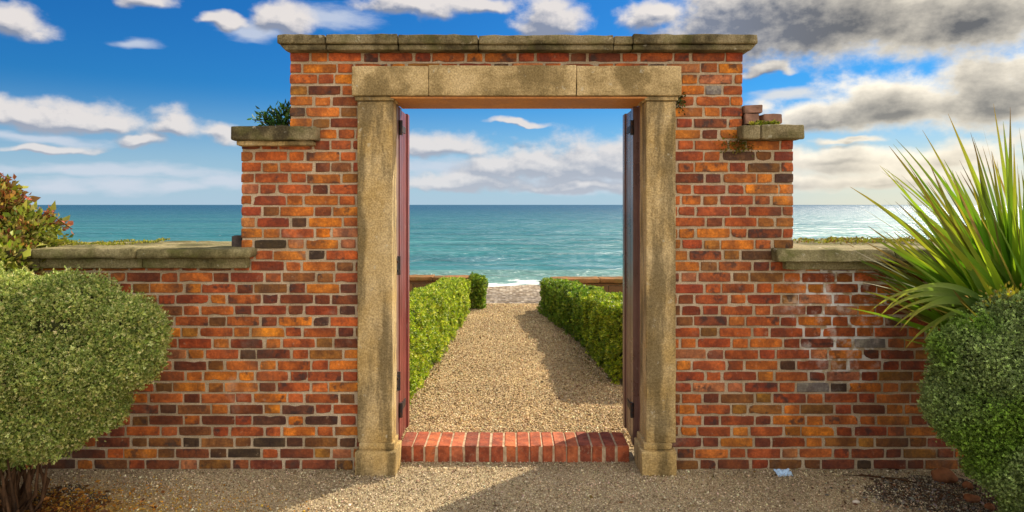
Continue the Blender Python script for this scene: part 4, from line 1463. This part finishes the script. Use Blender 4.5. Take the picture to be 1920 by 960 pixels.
def litter(name, label, cx, cy, rx, ry, n, pal, size, seed):
    rng = np.random.default_rng(seed)
    P = np.stack([cx + rng.normal(0, rx, n), cy + rng.normal(0, ry, n), rng.uniform(.006, .02, n)], 1)
    if cy < 0: P[:, 1] = np.minimum(P[:, 1], -.02)
    d = rng.normal(0, 1, P.shape) * np.array([1, 1, .25])
    V, F, C = scatter(LEAF_V * np.array([.5, 1, 1]), LEAF_F, P, frame_from(d, rng), rng.uniform(.5, 1.4, n) * size, palette(n, pal, None, .25, rng))
    o = link(name, np_mesh(name, V, F, C), M_LEAF)
    return tag(o, label, 'leaf litter', kind='stuff')


litter('leaf_litter', 'brown and silvery fallen leaves on the dark soil by the right bush', 2.45, -.42, .26, .18, 900, [lin(120, 84, 60), lin(86, 58, 44), lin(150, 140, 136), lin(110, 104, 104)], .022, 81)
litter('leaf_litter', 'straw coloured dead leaves and needles under the left bush', -2.62, -.66, .24, .16, 1500, [lin(168, 112, 48), lin(128, 78, 36), lin(190, 140, 60), lin(96, 56, 30)], .030, 82)
litter('leaf_litter', 'sparse crumbs of dry leaf along the foot of the left wall', -1.6, -.06, .7, .05, 160, [lin(120, 96, 66), lin(70, 52, 40), lin(160, 140, 110)], .014, 83)
litter('leaf_litter', 'sparse crumbs of dry leaf along the foot of the right wall', 1.7, -.06, .5, .05, 160, [lin(120, 96, 66), lin(70, 52, 40), lin(160, 130, 70)], .014, 84)
tw = empty('fallen_twig', gp(1690, 905))
tag(tw, 'dark fallen twig lying on the soil at the foot of the right wall', 'twig')
limbs_part('twig_stem', [([gp(1580, 893, .01), gp(1630, 897, .016), gp(1690, 903, .012), gp(1720, 908, .008)], [.003, .006, .007, .004])], M_BARK, tw, 6)

litter('leaf_litter', 'dry clippings and dead leaves along the foot of the left hedge', -.80, 3.2, .05, 1.3, 700, [lin(120, 96, 56), lin(90, 70, 44), lin(150, 132, 70), lin(84, 96, 40)], .022, 85)
litter('leaf_litter', 'dry clippings and dead leaves along the foot of the right hedge', .84, 3.6, .08, 1.1, 700, [lin(120, 96, 56), lin(90, 70, 44), lin(150, 132, 70), lin(84, 96, 40)], .022, 86)
litter('leaf_litter', 'odd dry leaves and twigs blown over the path and forecourt', .1, 1.6, .45, 2.0, 90, [lin(120, 90, 56), lin(90, 66, 44), lin(150, 120, 70)], .030, 87)
# loose gravel over the sheets
def pebbles(name, label, pts, size, pal, seed):
    rng = np.random.default_rng(seed)
    n = len(pts)
    tv = np.array([(1, 0, 0), (-1, 0, 0), (0, 1, 0), (0, -1, 0), (0, 0, 1), (0, 0, -1)], float)
    tf = np.array([(0, 2, 4), (2, 1, 4), (1, 3, 4), (3, 0, 4), (2, 0, 5), (1, 2, 5), (3, 1, 5), (0, 3, 5)])
    s = np.clip(rng.lognormal(-.25, .42, n), .3, 3.2)[:, None] * size * rng.uniform(.6, 1.2, (n, 3))
    rot = rand_rot(n, rng)
    cc = palette(n, pal, None, .2, rng)
    tone = np.array([mnoise.fractal(Vector((p[0] * 1.3, p[1] * 1.6, seed)), 1, 2, 4) for p in pts])
    track = np.array([mnoise.noise(Vector((p[0] * 3.2, p[1] * .5, seed + 3.0))) for p in pts])
    cc[:, :3] *= np.clip(1 + .34 * tone + .14 * track, .5, 1.4)[:, None]
    w = np.clip(1.25 - np.hypot((pts[:, 0] + 2.5) * .8, (pts[:, 1] + .75) * 1.9), 0, 1)
    sun_tint = rng.random(n) < w * .85  # yellow chips at lower left stand in for golden sunlight
    cc[sun_tint] = palette(int(sun_tint.sum()), [lin(196, 150, 52), lin(176, 124, 40), lin(214, 172, 80)], None, .2, rng)
    V, F, C = scatter(tv, tf, pts, rot, s, cc)
    o = link(name, np_mesh(name, V, F, C), M_PEB)
    return tag(o, label, 'gravel', kind='stuff')


n = 70000
P = np.stack([RNG.uniform(-3.3, 3.3, n), -RNG.uniform(0, 1, n) ** 1.0 * 1.05 + .13, np.full(n, .006)], 1)
ok = (P[:, 1] < -.003) | ((P[:, 0] > -.75) & (P[:, 0] < .8))
pal_f = [lin(158, 138, 108), lin(186, 168, 134), lin(206, 188, 154), lin(224, 208, 178), lin(132, 112, 86)]
fg = P[ok]
pebbles('loose_gravel', 'fine grey and tan gravel chips covering the ground before the wall', fg, .0040, pal_f, 91)
n = 80000
yy = .42 + (EDGE_Y - .5) * RNG.random(n) ** 1.7
fl = np.interp(yy, [.36, 2.6, 5.5, EDGE_Y], [-1.25, -.84, -.70, -.64])
fr = np.interp(yy, [.36, 2.0, 3.7, 7.0, EDGE_Y], [1.25, 1.04, .86, .46, .44])
P = np.stack([fl + (fr - fl) * RNG.random(n), yy, np.full(n, .007)], 1)
pebbles('loose_gravel', 'golden gravel stones strewn over the path between the hedges', P, .0057,
        [lin(154, 126, 88), lin(192, 164, 118), lin(212, 188, 144), lin(230, 210, 172), lin(128, 102, 70)], 92)
